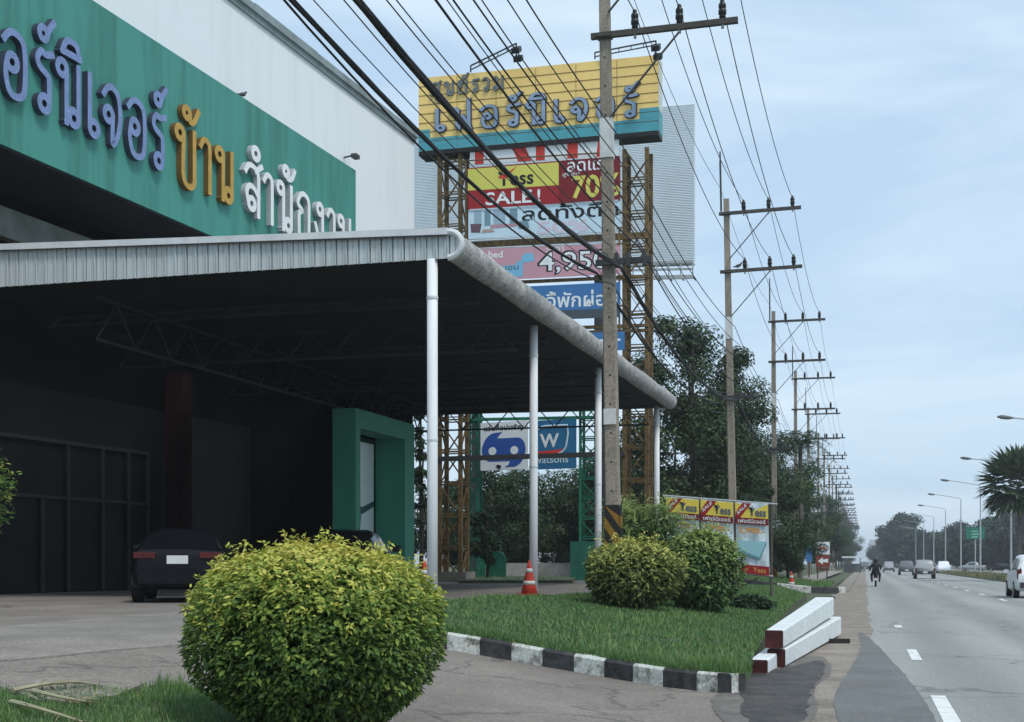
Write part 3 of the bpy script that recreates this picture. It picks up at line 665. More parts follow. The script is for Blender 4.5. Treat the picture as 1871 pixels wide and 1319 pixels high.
# ================================================================== CONES, BOLLARDS
def cone(base, h, label):
    t_ = thing('traffic_cone', base, label, 'traffic cone', 'traffic cones')
    mb = MB(); r0 = .2 * h / .8
    mb.abox(base.x - r0 * 1.15, base.x + r0 * 1.15, base.y - r0 * 1.15, base.y + r0 * 1.15, base.z - .02, base.z + .05); mb.build('base', M['orange'], t_)
    R_ = lambda z: r0 * (1 - z / h) * .9 + .022
    prf = [0.04, .3 * h, .31 * h, .44 * h, .45 * h, .66 * h, .67 * h, .8 * h, .81 * h, h]
    mb = MB(); mb.lathe(base, [(R_(z), z) for z in prf], 18); mb.build('cone_body', M['orange'], t_, True)
    for a, b in ((.31, .42), (.66, .77)):
        mb = MB(); mb.tube([base + UP * a * h, base + UP * b * h], [R_(a * h) + .005, R_(b * h) + .005], 18); mb.build('stripe', M['paper'], t_, True)
    return t_
c1 = T(967, 1088); cone(c1, 64 * (c1 - CAM).dot(CF) / F, 'orange traffic cone with white stripes in front of the second white post')
c2 = Gd(776, (POST1 - CAM).dot(CF) + 1.2); cone(c2, .82, 'orange traffic cone half hidden behind the nearest white post')
c3 = Gd(1446, 66); cone(c3, .9, 'faded red cone beside the dark trees past the banners')

# ================================================================== BIG SIGN TOWER
SPT = P(765, HY, 57.5); SN = -CU; SPL = (SPT, SN)               # sign plane, faces the camera
SR = -CV                                                        # to the right
tw_base = Gd(822, 58)
tow = thing('sign_tower', tw_base, 'tall sign tower on two rusty lattice legs with a yellow header board', 'sign tower')
def lattice(mb, px0, px1, depth_off, z0, z1, step, side=None, r=.1, rd=.055):
    a, b = H(px0, HY, SPL, -depth_off), H(px1, HY, SPL, -depth_off); wd = (b - a).length; side = side or wd
    cs = [a, b, b + CU * side, a + CU * side]
    for c in cs: mb.beam((c.x, c.y, z0), (c.x, c.y, z1), r * 1.6, r * 1.6)
    z = z0; k = 0
    while z < z1 - .1:
        for i in range(4):
            p, q_ = cs[i], cs[(i + 1) % 4]
            mb.beam((p.x, p.y, z + .05), (q_.x, q_.y, z + .05), rd); mb.beam((p.x, p.y, z + .16), (q_.x, q_.y, z + .16), rd * .8)
            zz = min(z + step, z1); x, y = (p, q_) if (i + k) % 2 else (q_, p)
            if i in (0, 1, 2, 3): mb.beam((x.x, x.y, z + .08), (y.x, y.y, zz), rd)
        z += step; k += 1
    return cs
g0 = tz(tw_base.x, tw_base.y)
ztopS = lambda px, py: H(px, py, SPL).z
for (a, b) in ((800, 838), (1139, 1180)):
    mb = MB(); cs = lattice(mb, a, b, .25, g0, ztopS(a, 270), 1.35); mb.build('lattice_leg', M['rust'], tow)
    c = sum(cs, Vector()) / 4; mb = MB(); mb.abox(c.x - .75, c.x + .75, c.y - .75, c.y + .75, g0 - .2, g0 + .42); mb.build('footing', M['slab'], tow)
# header box
hb = qpx(SPL, [(765, 277), (1203, 238), (1203, 100), (765, 143)])
mb = MB().slab(hb, SN, .95); box_ = mb.build('header_box', [M['yellow']], tow)
mb = MB(); e = sub(hb, 1.0, 1.0, 0, 1)
q = [hb[1] + SR * .004, hb[1] - SN * .95 + SR * .004, hb[2] - SN * .95 + SR * .004, hb[2] + SR * .004]
mb.quad(q); mb.build('side_panel', M['signside'], tow)
q2 = [bl(q, 0, 0), bl(q, 1, 0), bl(q, 1, .3), bl(q, 0, .3)]
MB().quad([p + SR * .004 for p in q2]).build('side_band', M['teal'], tow)
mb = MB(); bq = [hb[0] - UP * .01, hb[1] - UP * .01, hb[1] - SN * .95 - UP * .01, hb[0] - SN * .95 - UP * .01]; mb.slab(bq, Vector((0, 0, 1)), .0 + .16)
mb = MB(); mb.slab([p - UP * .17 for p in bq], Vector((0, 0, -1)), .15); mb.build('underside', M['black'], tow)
mb = MB()
mb.slab(polyq(hb, [(0, 0), (1, 0), (1, .17), (0, .17)], SN, .012), SN, .01)
mb.slab(polyq(hb, [(0, .172), (.05, .172), (.05, .29), (0, .29)], SN, .012), SN, .01)
mb.slab(polyq(hb, [(.925, .172), (1, .172), (1, .31), (.925, .31)], SN, .012), SN, .01)
mb.build('teal_band', M['teal'], tow)
mb = MB()
for k in range(1, 8):
    v = k / 8; q = polyq(hb, [(0, v), (1, v), (1, v + .008), (0, v + .008)], SN, .016); mb.slab(q, SN, .004)
for k in range(1, 6):
    u = k / 6; q = polyq(hb, [(u, .02), (u + .0012, .02), (u + .0012, .98), (u, .98)], SN, .0145); mb.slab(q, SN, .003)
mb.build('seams', M['seam'], tow)
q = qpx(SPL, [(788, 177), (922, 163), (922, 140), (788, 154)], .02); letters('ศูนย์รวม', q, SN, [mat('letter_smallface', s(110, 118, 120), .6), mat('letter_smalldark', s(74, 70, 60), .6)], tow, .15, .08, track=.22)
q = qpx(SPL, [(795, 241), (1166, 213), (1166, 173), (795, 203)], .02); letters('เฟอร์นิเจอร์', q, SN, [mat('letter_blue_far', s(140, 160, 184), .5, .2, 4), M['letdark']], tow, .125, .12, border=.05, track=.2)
# flood lamps on brackets
for i, (xa, ya, xb, yb) in enumerate([(860, 132, 948, 98), (1087, 108, 1198, 94)]):
    A = H(xa, ya, SPL); A2 = A + UP * .55; Bq = H(xb, yb, SPL) + SN * 1.1 + SR * .2
    A2 = H(xa, ya - 12, SPL); fl = MB(); fl.beam(A, A2, .05); fl.beam(A2, Bq, .05); fl.beam(A - UP * .1 + UP * .2, Bq - UP * .16, .04)
    for k in range(1, 5): p = A2.lerp(Bq, k / 5); fl.beam(p, p - UP * .17, .03)
    fb = fl.build('lamp_bracket', M['dsteel'], tow)
    fl = MB(); d = (Vector((0, 0, -1)) - SN * .6).normalized(); a_ = SR; c_ = a_.cross(d).normalized()
    o_ = Bq + UP * .02 - UP * .28; fl.box(o_, a_ * .16, c_ * .24, d * .1); fl.box(o_ - UP * .36 + SR * .08, a_ * .16, c_ * .2, d * .1); fl.beam(Bq, o_ - UP * .4, .05)
    fl.build('floodlight', M['black'], fb)
# cross beams between the legs
mb = MB()
for ya, yb in ((444, 428), (449, 434), (518, 506), (603, 596), (612, 605), (750, 742)):
    A, B_ = H(800, ya + 3, SPL, -.15), H(1185, yb - 3, SPL, -.15); mb.beam(A, B_, .1, .13)
for py in (305, 333, 360, 390, 418, 446, 475, 505, 560, 600):
    A, B_ = H(1128, py, SPL, .1), H(1150, py - 1, SPL, .1); mb.beam(A, B_, .06)
for px in (852, 1132): mb.beam(H(px, 292, SPL, .05), H(px, 610, SPL, .05), .07)
mb.beam(H(845, 295, SPL, .06), H(1100, 280, SPL, .06), .05)
mb.build('crossbeam', M['rust'], tow)
mb = MB(); mb.beam(H(800, 838, SPL, -.2), H(1140, 828, SPL, -.2), .16, .2); mb.build('lower_crossbeam', M['dsteel'], tow)

def vinyl(name, pxq, off, base, label, cat='banner', group=None, thick=.03, wob=0):
    q = qpx(SPL, pxq, off); t_ = thing(name, (q[0] + q[1]) / 2, label, cat, group)
    o = MB().slab(q, SN, thick).build('panel', base, t_); return t_, q
def blob(mb, q, pts, off, mi=0, n=None):
    v_ = polyq(q, pts, n or SN, off); mb.add(v_, [tuple(range(len(v_)))], mi)
RED = flat('print_red', (150, 34, 38)); DRED = flat('print_darkred', (118, 28, 34)); YG = flat('print_yellowgreen', (206, 202, 96)); WHT = flat('print_white', (226, 232, 234))
BLK = flat('print_black', (26, 26, 32)); PINK = flat('print_pink', (196, 150, 162)); LBL = flat('print_lightblue', (120, 182, 214)); PBL = flat('print_paleblue', (196, 220, 232)); BLU = flat('print_blue', (62, 116, 170))
SRED = flat('print_scarlet', (204, 62, 52)); OR = flat('print_orange', (206, 150, 84)); SLT = flat('print_slate', (84, 100, 116)); YEL = flat('print_yellow', (226, 202, 84))
tow_g = 'banners hung on the sign tower'
# 1: white board with tall red letters, cut by the header
t_, q = vinyl('white_board', [(857, 300), (1130, 283), (1130, 240), (857, 262)], -.12, WHT, 'white board with big red letters just under the yellow header', 'board', tow_g)
for a, b, c, d in ((.035, .095, .035, .095), (.33, .42, .27, .36), (.45, .51, .45, .51), (.66, .73, .66, .73), (.85, .90, .87, .92)):
    mb = MB(); blob(mb, q, [(a, .02), (b, .02), (d, .98), (c, .98)], .006); mb.build('printed_letter', SRED, t_)
# 2: sale banner
t_, q = vinyl('sale_banner', [(857, 384), (1134, 366), (1134, 287), (857, 309)], .16, RED, 'red and yellow sale banner with a big 70 on the sign tower', 'banner', tow_g)
MB().slab(polyq(q, [(0, .45), (.605, .43), (.605, .97), (0, .97)], SN, .006), SN, .004).build('yellow_field', YG, t_)
MB().slab(polyq(q, [(.608, 0), (1, 0), (1, 1), (.608, 1)], SN, .006), SN, .004).build('dark_red_field', DRED, t_)
ptext('Yess', sub(q, .2, .44, .5, .84), SN, .014, BLK, t_, .02); ptext('SALE', sub(q, .12, .43, .06, .37), SN, .012, WHT, t_, .02); ptext('!', sub(q, .465, .485, .06, .37), SN, .012, WHT, t_, .02)
mb = MB(); blob(mb, q, [(.2, .72), (.29, .86), (.33, .96), (.29, .8), (.25, .66)], .02); mb.build('swoosh', SRED, t_)
ptext('ลดแรง', sub(q, .66, .96, .72, .95), SN, .014, WHT, t_, .01); ptext('สูงสุด', sub(q, .63, .74, .6, .7), SN, .014, WHT, t_, .0); ptext('70%', sub(q, .69, 1.0, .08, .62), SN, .014, YG, t_, .02)
# 3: pale room banner
t_, q = vinyl('furniture_banner', [(857, 438), (1134, 421), (1134, 368), (857, 385)], .1, PBL, 'pale blue furniture banner with heavy black lettering on the sign tower', 'banner', tow_g)
ptext('ลดทั้งตึก', sub(q, .36, .99, .5, 1.04), SN, .008, BLK, t_, .012)
mb = MB()
for a, b, c in ((.04, .09, 0), (.11, .15, 1), (.17, .25, 0), (.28, .33, 1)): blob(mb, q, [(a, .42), (b, .42), (b, .95), (a, .95)], .006, c)
blob(mb, q, [(.02, .22), (.08, .2), (.09, .5), (.015, .52)], .01, 2); blob(mb, q, [(.15, .32), (.33, .34), (.33, .45), (.15, .44)], .01, 3); blob(mb, q, [(.09, .18), (.18, .2), (.16, .3), (.1, .3)], .012, 4); blob(mb, q, [(.34, .25), (.41, .25), (.4, .52), (.33, .5)], .012, 1)
mb.build('room_picture', [flat('print_greyblue', (150, 176, 192)), flat('print_tealgrey', (112, 146, 160)), flat('print_plum', (104, 80, 92)), flat('print_rose', (176, 140, 150)), flat('print_tan', (172, 150, 140))], t_)
ptext('50%', sub(q, .46, .8, .02, .45), SN, .008, flat('print_palepink', (206, 196, 210)), t_, .03)
# 4: pink price banner
t_, q = vinyl('price_banner', [(868, 515), (1134, 501), (1134, 446), (868, 456)], .1, PINK, 'pink price banner reading 4,950 on the sign tower', 'banner', tow_g)
mb = MB(); blob(mb, q, [(.06, .08), (.34, .08), (.34, .55), (.3, .58), (.29, .46), (.06, .42)], .006); blob(mb, q, [(.33, .5), (.42, .55), (.41, .8), (.36, .82), (.33, .7)], .006); mb.build('bed_picture', LBL, t_)
ptext('4,950', sub(q, .44, .93, .06, .86), SN, .008, BLK, t_, .05); ptext('4,950', sub(q, .455, .918, .12, .8), SN, .012, WHT, t_, .008)
ptext('bed', sub(q, .1, .2, .7, .92), SN, .008, WHT, t_, .02); ptext('ที่นอน', sub(q, .15, .31, .3, .5), SN, .012, SLT, t_, .01); ptext('ราคา', sub(q, .5, .62, .82, .98), SN, .006, WHT, t_)
# 5: blue chair banner
t_, q = vinyl('blue_banner', [(880, 590), (1134, 580), (1134, 516), (880, 528)], .1, BLU, 'blue banner with white lettering behind the canopy edge', 'banner', tow_g)
ptext('เก้าอี้พักผ่อน', sub(q, .3, .98, .34, .82), SN, .008, WHT, t_, .012); MB().slab(polyq(q, [(0, 0), (1, 0), (1, .26), (0, .26)], SN, .004), SN, .003).build('dark_strip', flat('print_navygrey', (70, 82, 92)), t_)
t_, q = vinyl('lower_blue_board', [(900, 650), (1142, 640), (1142, 606), (900, 616)], .1, BLU, 'lowest blue board between the tower legs, mostly behind the canopy', 'board', tow_g)
MB().slab(polyq(q, [(.0, .5), (.97, .5), (.97, .62), (0, .62)], SN, .004), SN, .003).build('white_strip', WHT, t_)

# big corrugated billboard behind
GPT = P(757, HY, 74); GPL = (GPT, SN)
gq = qpx(GPL, [(700, 500), (1268, 482), (1258, 190), (700, 238)]); gq[2] = Vector((gq[1].x, gq[1].y, gq[2].z))
gb = Gd(960, 76); bil = thing('billboard', gb, 'large pale corrugated billboard back with a catwalk, behind the sign tower', 'billboard')
mb = MB(); vs = []; fs = []; n = 96
for i in range(n * 2 + 1):
    v = i / (n * 2); o = (.035 if i % 2 else 0); vs += [bl(gq, 0, v) + SN * o, bl(gq, 1, v) + SN * o]
for i in range(n * 2): fs.append((i * 2, i * 2 + 1, i * 2 + 3, i * 2 + 2))
mb.add(vs, fs); mb.slab([p - SN * .05 for p in gq], SN, .4); mb.build('panel', M['bill'], bil)
mb = MB(); A, B_ = H(1100, 490, GPL, 1.0), H(1271, 486, GPL, 1.0)
for dz in (0, .35, .75): mb.beam(A - UP * dz, B_ - UP * dz, .1, .1 if dz < .7 else .2)
for k in range(9):
    p = A.lerp(B_, k / 8); mb.beam(p, p - UP * .75, .06); mb.beam(p - UP * .7, p - UP * .7 - SN * 1.0, .08)
mb.build('catwalk', M['galv'], bil)
mb = MB()
for u in (.3, .7): p = bl(gq, u, 0) - SN * .8; mb.tube([(p.x, p.y, .3), (p.x, p.y, p.z + 8)], .3, 12)
mb.build('support_post', M['dsteel'], bil)

# second sign frame seen under the canopy
S2 = P(878, HY, 66); S2PL = (S2, SN); g2 = Gd(960, 66.5)
sf = thing('green_sign_frame', g2, 'green lattice frame carrying two square shop signs, seen under the canopy', 'sign frame')
SPL_keep = SPL; SPL = S2PL
for a, b in ((846, 867), (1056, 1086)):
    mb = MB(); lattice(mb, a, b, .5, g2.z, 9.5, .95, r=.07, rd=.05); mb.build('lattice_leg', M['gsteel'], sf)
p = H(1068, HY, S2PL, -.9); mb = MB(); mb.abox(p.x - .75, p.x + .65, p.y - .7, p.y + .7, g2.z - .2, 1.4 + 40 * 66 / F); mb.build('base_box', mat('base_green', s(36, 104, 88), .7, .3, 2), sf)
mb = MB()
for py in (766, 752): mb.beam(H(840, py, S2PL, -.3), H(1090, py - 5, S2PL, -.3), .14)
mb.build('top_bar', M['gsteel'], sf)
t_, q = vinyl('optician_sign', [(878, 860), (963, 857), (963, 768), (878, 773)], 0, WHT, 'white square sign with a blue two-eyed swoosh mark', 'shop sign', 'square signs on the green frame', .15)
ptext('แว่นท็อปเจริญ', sub(q, .08, .92, .8, .95), SN, .01, BLK, t_, .02)
def arcp(cx, cy, rx, ry, a0, a1, n=14): return [(cx + cos(radians(a0 + (a1 - a0) * k / n)) * rx, cy + sin(radians(a0 + (a1 - a0) * k / n)) * ry) for k in range(n + 1)]
mb = MB(); body = arcp(.8, .42, .17, .24, -90, 90) + arcp(.22, .42, .19, .24, 90, 270); blob(mb, q, body, .01)
blob(mb, q, [(.04, .45)] + arcp(.34, .42, .3, .36, 175, 95, 10) + [(.48, .79), (.4, .72), (.36, .655), (.3, .6)], .013)
blob(mb, q, [(.96, .36)] + arcp(.68, .38, .28, .32, -5, -85, 10) + [(.52, .06), (.6, .1), (.64, .18), (.7, .24)], .016)
mb.build('logo', flat('logo_blue', (46, 84, 162)), t_)
mb = MB()
for cx in (.26, .73): blob(mb, q, arcp(cx, .4, .085, .085, 0, 345, 23), .022)
mb.build('logo_eyes', WHT, t_)
mb = MB(); blob(mb, q, [(.33, .09), (.37, .03), (.43, .02), (.45, .08), (.41, .11), (.37, .11)], .022); mb.build('small_mark', BLK, t_)
t_, q = vinyl('chemist_sign', [(968, 858), (1052, 855), (1052, 765), (968, 769)], 0, flat('sign_steelblue', (44, 108, 150)), 'blue square sign with a white W in a leaf outline', 'shop sign', 'square signs on the green frame', .15)
lo = [(.08, .28)] + arcp(.36, .6, .28, .28, 180, 90, 8) + [(.82, .88)] + [(.83, .7), (.8, .5)] + arcp(.58, .52, .22, .22, 0, -80, 7) + [(.3, .27)]
v_ = polyq(q, lo + lo[:1], SN, .012); MB().tube(v_, .045, 6).build('logo_outline', PBL, t_)
ptext('W', sub(q, .22, .64, .44, .72), SN, .014, WHT, t_, .03)
mb = MB(); blob(mb, q, [(.1, .3), (.62, .31), (.74, .4), (.5, .38), (.1, .36)], .014); mb.build('red_band', SRED, t_)
ptext('watsons', sub(q, .1, .84, .12, .25), SN, .014, PBL, t_, .01)
SPL = SPL_keep
# low wall and shop behind
wl = [Gd(895, 72), Gd(1050, 72)]
tag(MB().beam(wl[0] + UP * .35, wl[1] + UP * .35, .18, .9).build('low_wall', mat('low_wall', (.36, .36, .34), .9, .4, 2)), 'low pale concrete wall behind the grass strip', 'wall')
for i, px in enumerate((876, 888)):
    p = Gd([877, 905][i], 70 - i * 2); w_ = [.22, .5][i]; mb = MB()
    pts = [(-w_, 0), (w_, 0), (w_, .85)] + [(cos(a) * w_, .85 + sin(a) * w_ * .9) for a in [pi * k / 10 for k in range(1, 10)]] + [(-w_, .85)]
    n = len(pts); vs = [p + SR * x + UP * (z + .1) for x, z in pts] + [p + SR * x + UP * (z + .1) + CU * .25 for x, z in pts]
    mb.add(vs, [tuple(range(n)), tuple(range(n, 2 * n))[::-1]] + [(k, k + n, (k + 1) % n + n, (k + 1) % n) for k in range(n)])
    tag(mb.build('round_topped_board', M['gsteel']), ['narrow green round-topped board by the rusty tower leg', 'wider green round-topped board left of the low pale wall'][i], 'board', 'green round-topped boards')
sh = Gd(1020, 118); shp = thing('roadside_shop', sh, 'small shop with an orange and white band among the dark trees', 'shop')
mb = MB(); mb.box(sh + UP * 1.3, SR * 4, CU * 3, UP * 1.4); mb.build('wall', mat('shop_wall', (.16, .16, .17), .8, .3), shp)
mb = MB()
for u in (-1.2, .6): mb.box(sh + UP * 4.3 + SR * u + SN * 3.2, SR * .8, CU * .1, UP * .45)
mb.build('orange_sign', flat('shop_orange', (206, 84, 56)), shp)
mb = MB(); mb.box(sh + UP * 3.55 + SN * 3.3, SR * 2.4, CU * .15, UP * .22); mb.box(sh + UP * 1.0 + SN * 3.1 - SR * .6, SR * .7, CU * .1, UP * .9); mb.build('white_band', WHT, shp)

# ================================================================== VINYL BANNERS by the road
VP_ = P(1300, HY, 38.5); VN = (-dirvp(1575)); VPL = (VP_, VN)
def vq(pts, off=0): return qpx(VPL, pts, off)
banner_def = [([(1218, 1036), (1278, 1040), (1277, 912), (1217, 907)], 'leftmost of the three red and yellow vinyl price banners, half behind the shrub', '1,990.-'),
              ([(1281, 1041), (1341, 1046), (1339, 917), (1280, 912)], 'middle vinyl price banner of the three, reading 2,990', '2,990.-'),
              ([(1346, 1046), (1406, 1052), (1403, 920), (1343, 917)], 'rightmost vinyl price banner showing a pale blue mattress, beside the taped pole', '2,990.-')]
for i, (pts, lab, price) in enumerate(banner_def):
    q0 = vq(pts); t_ = thing('vinyl_banner', (q0[0] + q0[1]) / 2, lab, 'banner', 'vinyl price banners by the road')
    mb = MB(); n = 10; vs = []; fs = []
    for j in range(n + 1):
        for k in range(n + 1):
            vs.append(bl(q0, j / n, k / n) + VN * (.03 * sin(j * 1.3 + i) * sin(k * .8 + 1) - .05))
    for j in range(n):
        for k in range(n): a = j * (n + 1) + k; fs.append((a, a + n + 1, a + n + 2, a + 1))
    mb.add(vs, fs); o_ = mb.build('sheet', flat('vinyl_white', (206, 222, 228)), t_)
    B4 = lambda pts, off: polyq(q0, pts, VN, off)
    def lay(name, pts, off, m, par=t_): v_ = B4(pts, off); return MB().add(v_, [tuple(range(len(v_)))]).build(name, m, par)
    if i == 2: lay('yellow_field', [(0, .78), (1, .76), (1, .99), (.62, .9), (.3, .95), (0, 1)], .02, YEL)
    else: lay('yellow_field', [(0, .78), (1, .78), (1, .99), (0, .99)], .02, YEL)
    lay('red_strip', [(0, .695), (1, .695), (1, .785), (0, .785)], .024, DRED)
    lay('red_corner', [(.0, .78), (.14, .78), (.5, .99), (.22, .99), (.02, .86)], .028, RED)
    ptext('SALE', [B4([(.08, .82)], .034)[0], B4([(.36, .95)], .034)[0], B4([(.33, .99)], .034)[0], B4([(.04, .86)], .034)[0]], VN, 0, WHT, t_, .02)
    ptext('Yess', sub(q0, .42, .94, .81, .93), VN, .034, SLT, t_, .025)
    lay('swoosh', [(.38, .95), (.47, .9), (.5, .83), (.55, .96), (.5, .93)], .04, BLK)
    ptext('เฟอร์นิเจอร์', sub(q0, .08, .92, .712, .77), VN, .03, WHT, t_, .01)
    ptext(price, sub(q0, .08, .9, .555, .655), VN, .034, OR, t_, .035)
    if i == 2:
        lay('mattress_top', [(.06, .33), (.1, .46), (.93, .47), (.72, .245)], .026, flat('mattress_blue', (150, 196, 206)))
        lay('mattress_side', [(.06, .33), (.72, .245), (.72, .21), (.06, .295)], .028, flat('mattress_edge', (96, 148, 162)))
        lay('mattress_end', [(.72, .21), (.72, .245), (.93, .47), (.93, .43)], .028, flat('mattress_end', (86, 136, 150)))
    if i == 1: ptext('ly', sub(q0, .7, 1.0, .28, .42), VN, .03, SLT, t_, .03)
    lay('red_base', [(0, .0), (1, .0), (1, .125), (0, .125)], .026, RED); ptext('Yess', sub(q0, .5, .9, .03, .1), VN, .032, OR, t_, .02)
    lay('base_mark', [(.2, .1), (.28, .03), (.42, .1), (.3, .06)], .03, OR)
fr = thing('banner_frame', Gd(1310, 39), 'thin wooden pole frame the three vinyl banners hang on', 'frame')
mb = MB(); mb.tube(vq([(1210, 905), (1420, 921)], -.1), .03, 6); mb.build('rail', M['galv'], fr); mb = MB(); mb.tube(vq([(1340, 1047), (1412, 1053)], -.1), .03, 6); mb.build('rail', M['galv'], fr)
mb = MB()
for px, yt, yb in ((1215, 904, 1085), (1279, 911, 1085), (1343, 914, 1088), (1409, 918, 1090)):
    a = vq([(px, yt)], -.12)[0]; b = vq([(px, yb)], -.12)[0]; mb.tube([a, (a.x, a.y, b.z)], .035, 6)
mb.tube(vq([(1345, 1075), (1385, 1056)], -.15), .02, 5); mb.build('upright', mat('old_wood', (.12, .1, .09), .9, .4, 8), fr)

# ================================================================== UTILITY POLES
POLE_X, POLE_Y, STEP = -5.2, 29.0, 24.5
lean = {1: -.0165, 2: -.020, 3: -.004}
polex = lambda k: POLE_X if k < 1 else -4.9
INS = (.67, 1.62, 2.52)
def pole_proto(detail=True):
    t_ = bpy.data.objects.new('utility_pole', None); COL.objects.link(t_); t_.empty_display_size = .3
    HP = 15.2
    mb = MB(); w0, w1 = .165, .105
    vs = []; nseg = 8
    for k in range(nseg + 1):
        z = -.4 + (HP + .4) * k / nseg; w_ = w0 + (w1 - w0) * k / nseg; d_ = w_ * .8; ch = w_ * .18
        for x, y in ((-w_ + ch, -d_), (w_ - ch, -d_), (w_, -d_ + ch), (w_, d_ - ch), (w_ - ch, d_), (-w_ + ch, d_), (-w_, d_ - ch), (-w_, -d_ + ch)): vs.append((x, y, z))
    fs = [(k * 8 + j, k * 8 + (j + 1) % 8, k * 8 + 8 + (j + 1) % 8, k * 8 + 8 + j) for k in range(nseg) for j in range(8)] + [tuple(range(nseg * 8, nseg * 8 + 8))]
    mb.add(vs, fs); sh = mb.build('shaft', M['conc'], t_)
    for zi, z in ((0, 12.35), (1, 14.6)):
        mb = MB(); mb.box((1.28, -.15, z), (1.56, 0, 0), (0, .055, 0), (0, 0, .06)); mb.box((0, -.1, z), (.16, 0, 0), (0, .14, 0), (0, 0, .04)); ar = mb.build('crossarm', M['arm'], t_)
        mb = MB(); mb.beam((1.66, -.15, z - .05), (.1, -.12, z - 1.75), .05, .03); mb.build('brace', M['dsteel'], t_)
        for x in INS:
            mb = MB(); b = Vector((x, -.15, z + .06))
            mb.lathe(b, [(.03, -.2), (.03, 0)], 8, 1)
            mb.lathe(b, [(.05, 0), (.075, .05), (.06, .08), (.085, .1), (.085, .19), (.06, .21), (.08, .23), (.08, .31), (.05, .34), (.045, .4), (.02, .42)], 10)
            mb.build('insulator', [M['insul'], M['galv']], ar, True)
    mb = MB(); mb.box((-.2, -.05, 15.7), (.035, 0, 0), (0, .035, 0), (0, 0, .98)); mb.tube([(-.2, -.05, 16.6), (-.2, -.05, 17.05)], .03, 6); mb.build('top_rod', M['dsteel'], t_)
    mb = MB(); mb.abox(-.25, .95, -.24, -.14, 7.42, 7.54)
    for x in (.2, .45, .8): mb.abox(x - .04, x + .04, -.26, -.12, 7.36, 7.66)
    mb.build('cable_bracket', M['dsteel'], t_)
    mb = MB(); k = .0
    def band(z0, z1, m, nm, e=.012):
        f = lambda z: w0 + (w1 - w0) * (z + .4) / (HP + .4)
        a, b = f(z0) + e, f(z1) + e; mbb = MB()
        mbb.add([(sx * (a if zz == z0 else b), sy * ((a if zz == z0 else b) * .8 + e), zz) for zz in (z0, z1) for sx, sy in ((-1, -1), (1, -1), (1, 1), (-1, 1))],
                [(0, 1, 5, 4), (1, 2, 6, 5), (2, 3, 7, 6), (3, 0, 4, 7)]); return mbb.build(nm, m, t_)
    band(9.75, 10.6, M['paper'], 'white_band')
    return t_, band, w0
proto, band, w0 = pole_proto()
ORD = ['nearest', 'second', 'third', 'fourth', 'fifth', 'sixth', 'seventh', 'eighth', 'ninth', 'tenth']
poles = []
def place_pole(o, k, label, dy=0):
    y = POLE_Y + STEP * k; o.location = (polex(k), y, tz(POLE_X, y)); o.rotation_euler = (0, lean.get(k + 1, R.uniform(-.008, .004)), 0)
    tag(o, label, 'utility pole', 'concrete utility poles along the verge'); poles.append(o)
PL_LAB = {0: 'nearest concrete utility pole, with hazard stripes and a white band, before the sign tower', 1: 'second utility pole along the verge, with a pigeon on its lower crossarm',
          2: 'third utility pole along the verge, with small posters tied low on it', 3: 'fourth utility pole along the verge, next to the feather palm', 4: 'fifth utility pole along the verge, just past the feather palm'}
KIDS[proto] = children(proto)
for c in KIDS[proto]: KIDS[c] = children(c)
for k in range(1, 9): place_pole(copy_tree(proto), k, PL_LAB.get(k, ORD[k] + ' concrete utility pole counted from the camera on the left verge'))
place_pole(proto, 0, PL_LAB[0])
# far poles as one mesh each
mb = MB(); mb.beam((0, 0, -.3), (0, 0, 15.2), .3); mb.box((0, 0, 15.9), (.04, 0, 0), (0, .04, 0), (0, 0, .8))
for z in (12.35, 14.6):
    mb.box((1.28, -.15, z), (1.56, 0, 0), (0, .06, 0), (0, 0, .08)); mb.beam((1.66, -.15, z), (.1, -.12, z - 1.75), .06)
    for x in INS: mb.box((x, -.15, z + .28), (.09, 0, 0), (0, .09, 0), (0, 0, .22))
farp = mb.build('utility_pole', M['arm'])
for k in range(9, 22):
    o = farp if k == 9 else farp.copy()
    if k > 9: COL.objects.link(o)
    o.location = (polex(k), POLE_Y + STEP * k, .35); tag(o, 'small distant utility pole in the receding row at the far end of the left verge', 'utility pole', 'distant utility poles')
# details of the nearest pole: hazard stripes, notice; third pole: stripes and posters
def stripes(o, zb=.9, zt=2.3):
    mb = MB(); r = o.location
    f = lambda z: (.165 - .0038 * (z + .4)) + .008
    n = 6; hgt = (zt - zb) / n
    for k in range(n + 3):
        for face in range(2):
            z = zb + (k - 2) * hgt
            if face == 0: a = [(-1, z + hgt * 2), (1, z), (1, z + hgt), (-1, z + hgt * 3)]
            else: a = [(-1, z), (1, z), (1, z + hgt), (-1, z + hgt)]
            a = [(x, min(max(zz, zb), zt)) for x, zz in a]
            if a[0][1] == a[3][1] and a[1][1] == a[2][1]: continue
            if face == 0: vs = [Vector((x * f(zz), -f(zz) * .8 - .012, zz)) for x, zz in a]
            else: vs = [Vector((f(zz) + .012, x * f(zz) * .8, zz)) for x, zz in a]
            mb.add([v + r for v in vs], [(0, 1, 2, 3)], k % 2)
    mb.build('hazard_stripes', [M['hazy'], M['hazb']], o)
stripes(poles[-1], .85, 2.3); stripes(poles[1], .3, 2.0)
P1 = poles[-1]; r = P1.location
for k in range(16): z = 2.6 + k * .62; MB().tube([(r.x, r.y - .1, r.z + z), (r.x, r.y - (.165 - .0038 * z) * .8 - .004, r.z + z)], .022, 8).build('bolt_hole', M['hazb'], P1)
mb = MB(); mb.abox(r.x - .14, r.x + .13, r.y - .175, r.y - .16, r.z + 4.02, r.z + 4.36); mb.build('pasted_notice', M['paper'], P1)
P3 = poles[1]; r = P3.location; q = [Vector((r.x - .3, r.y - .2, r.z + z)) + Vector((x, 0, 0)) for x, z in ((0, 2.2), (.75, 2.2), (.75, 3.55), (0, 3.55))]
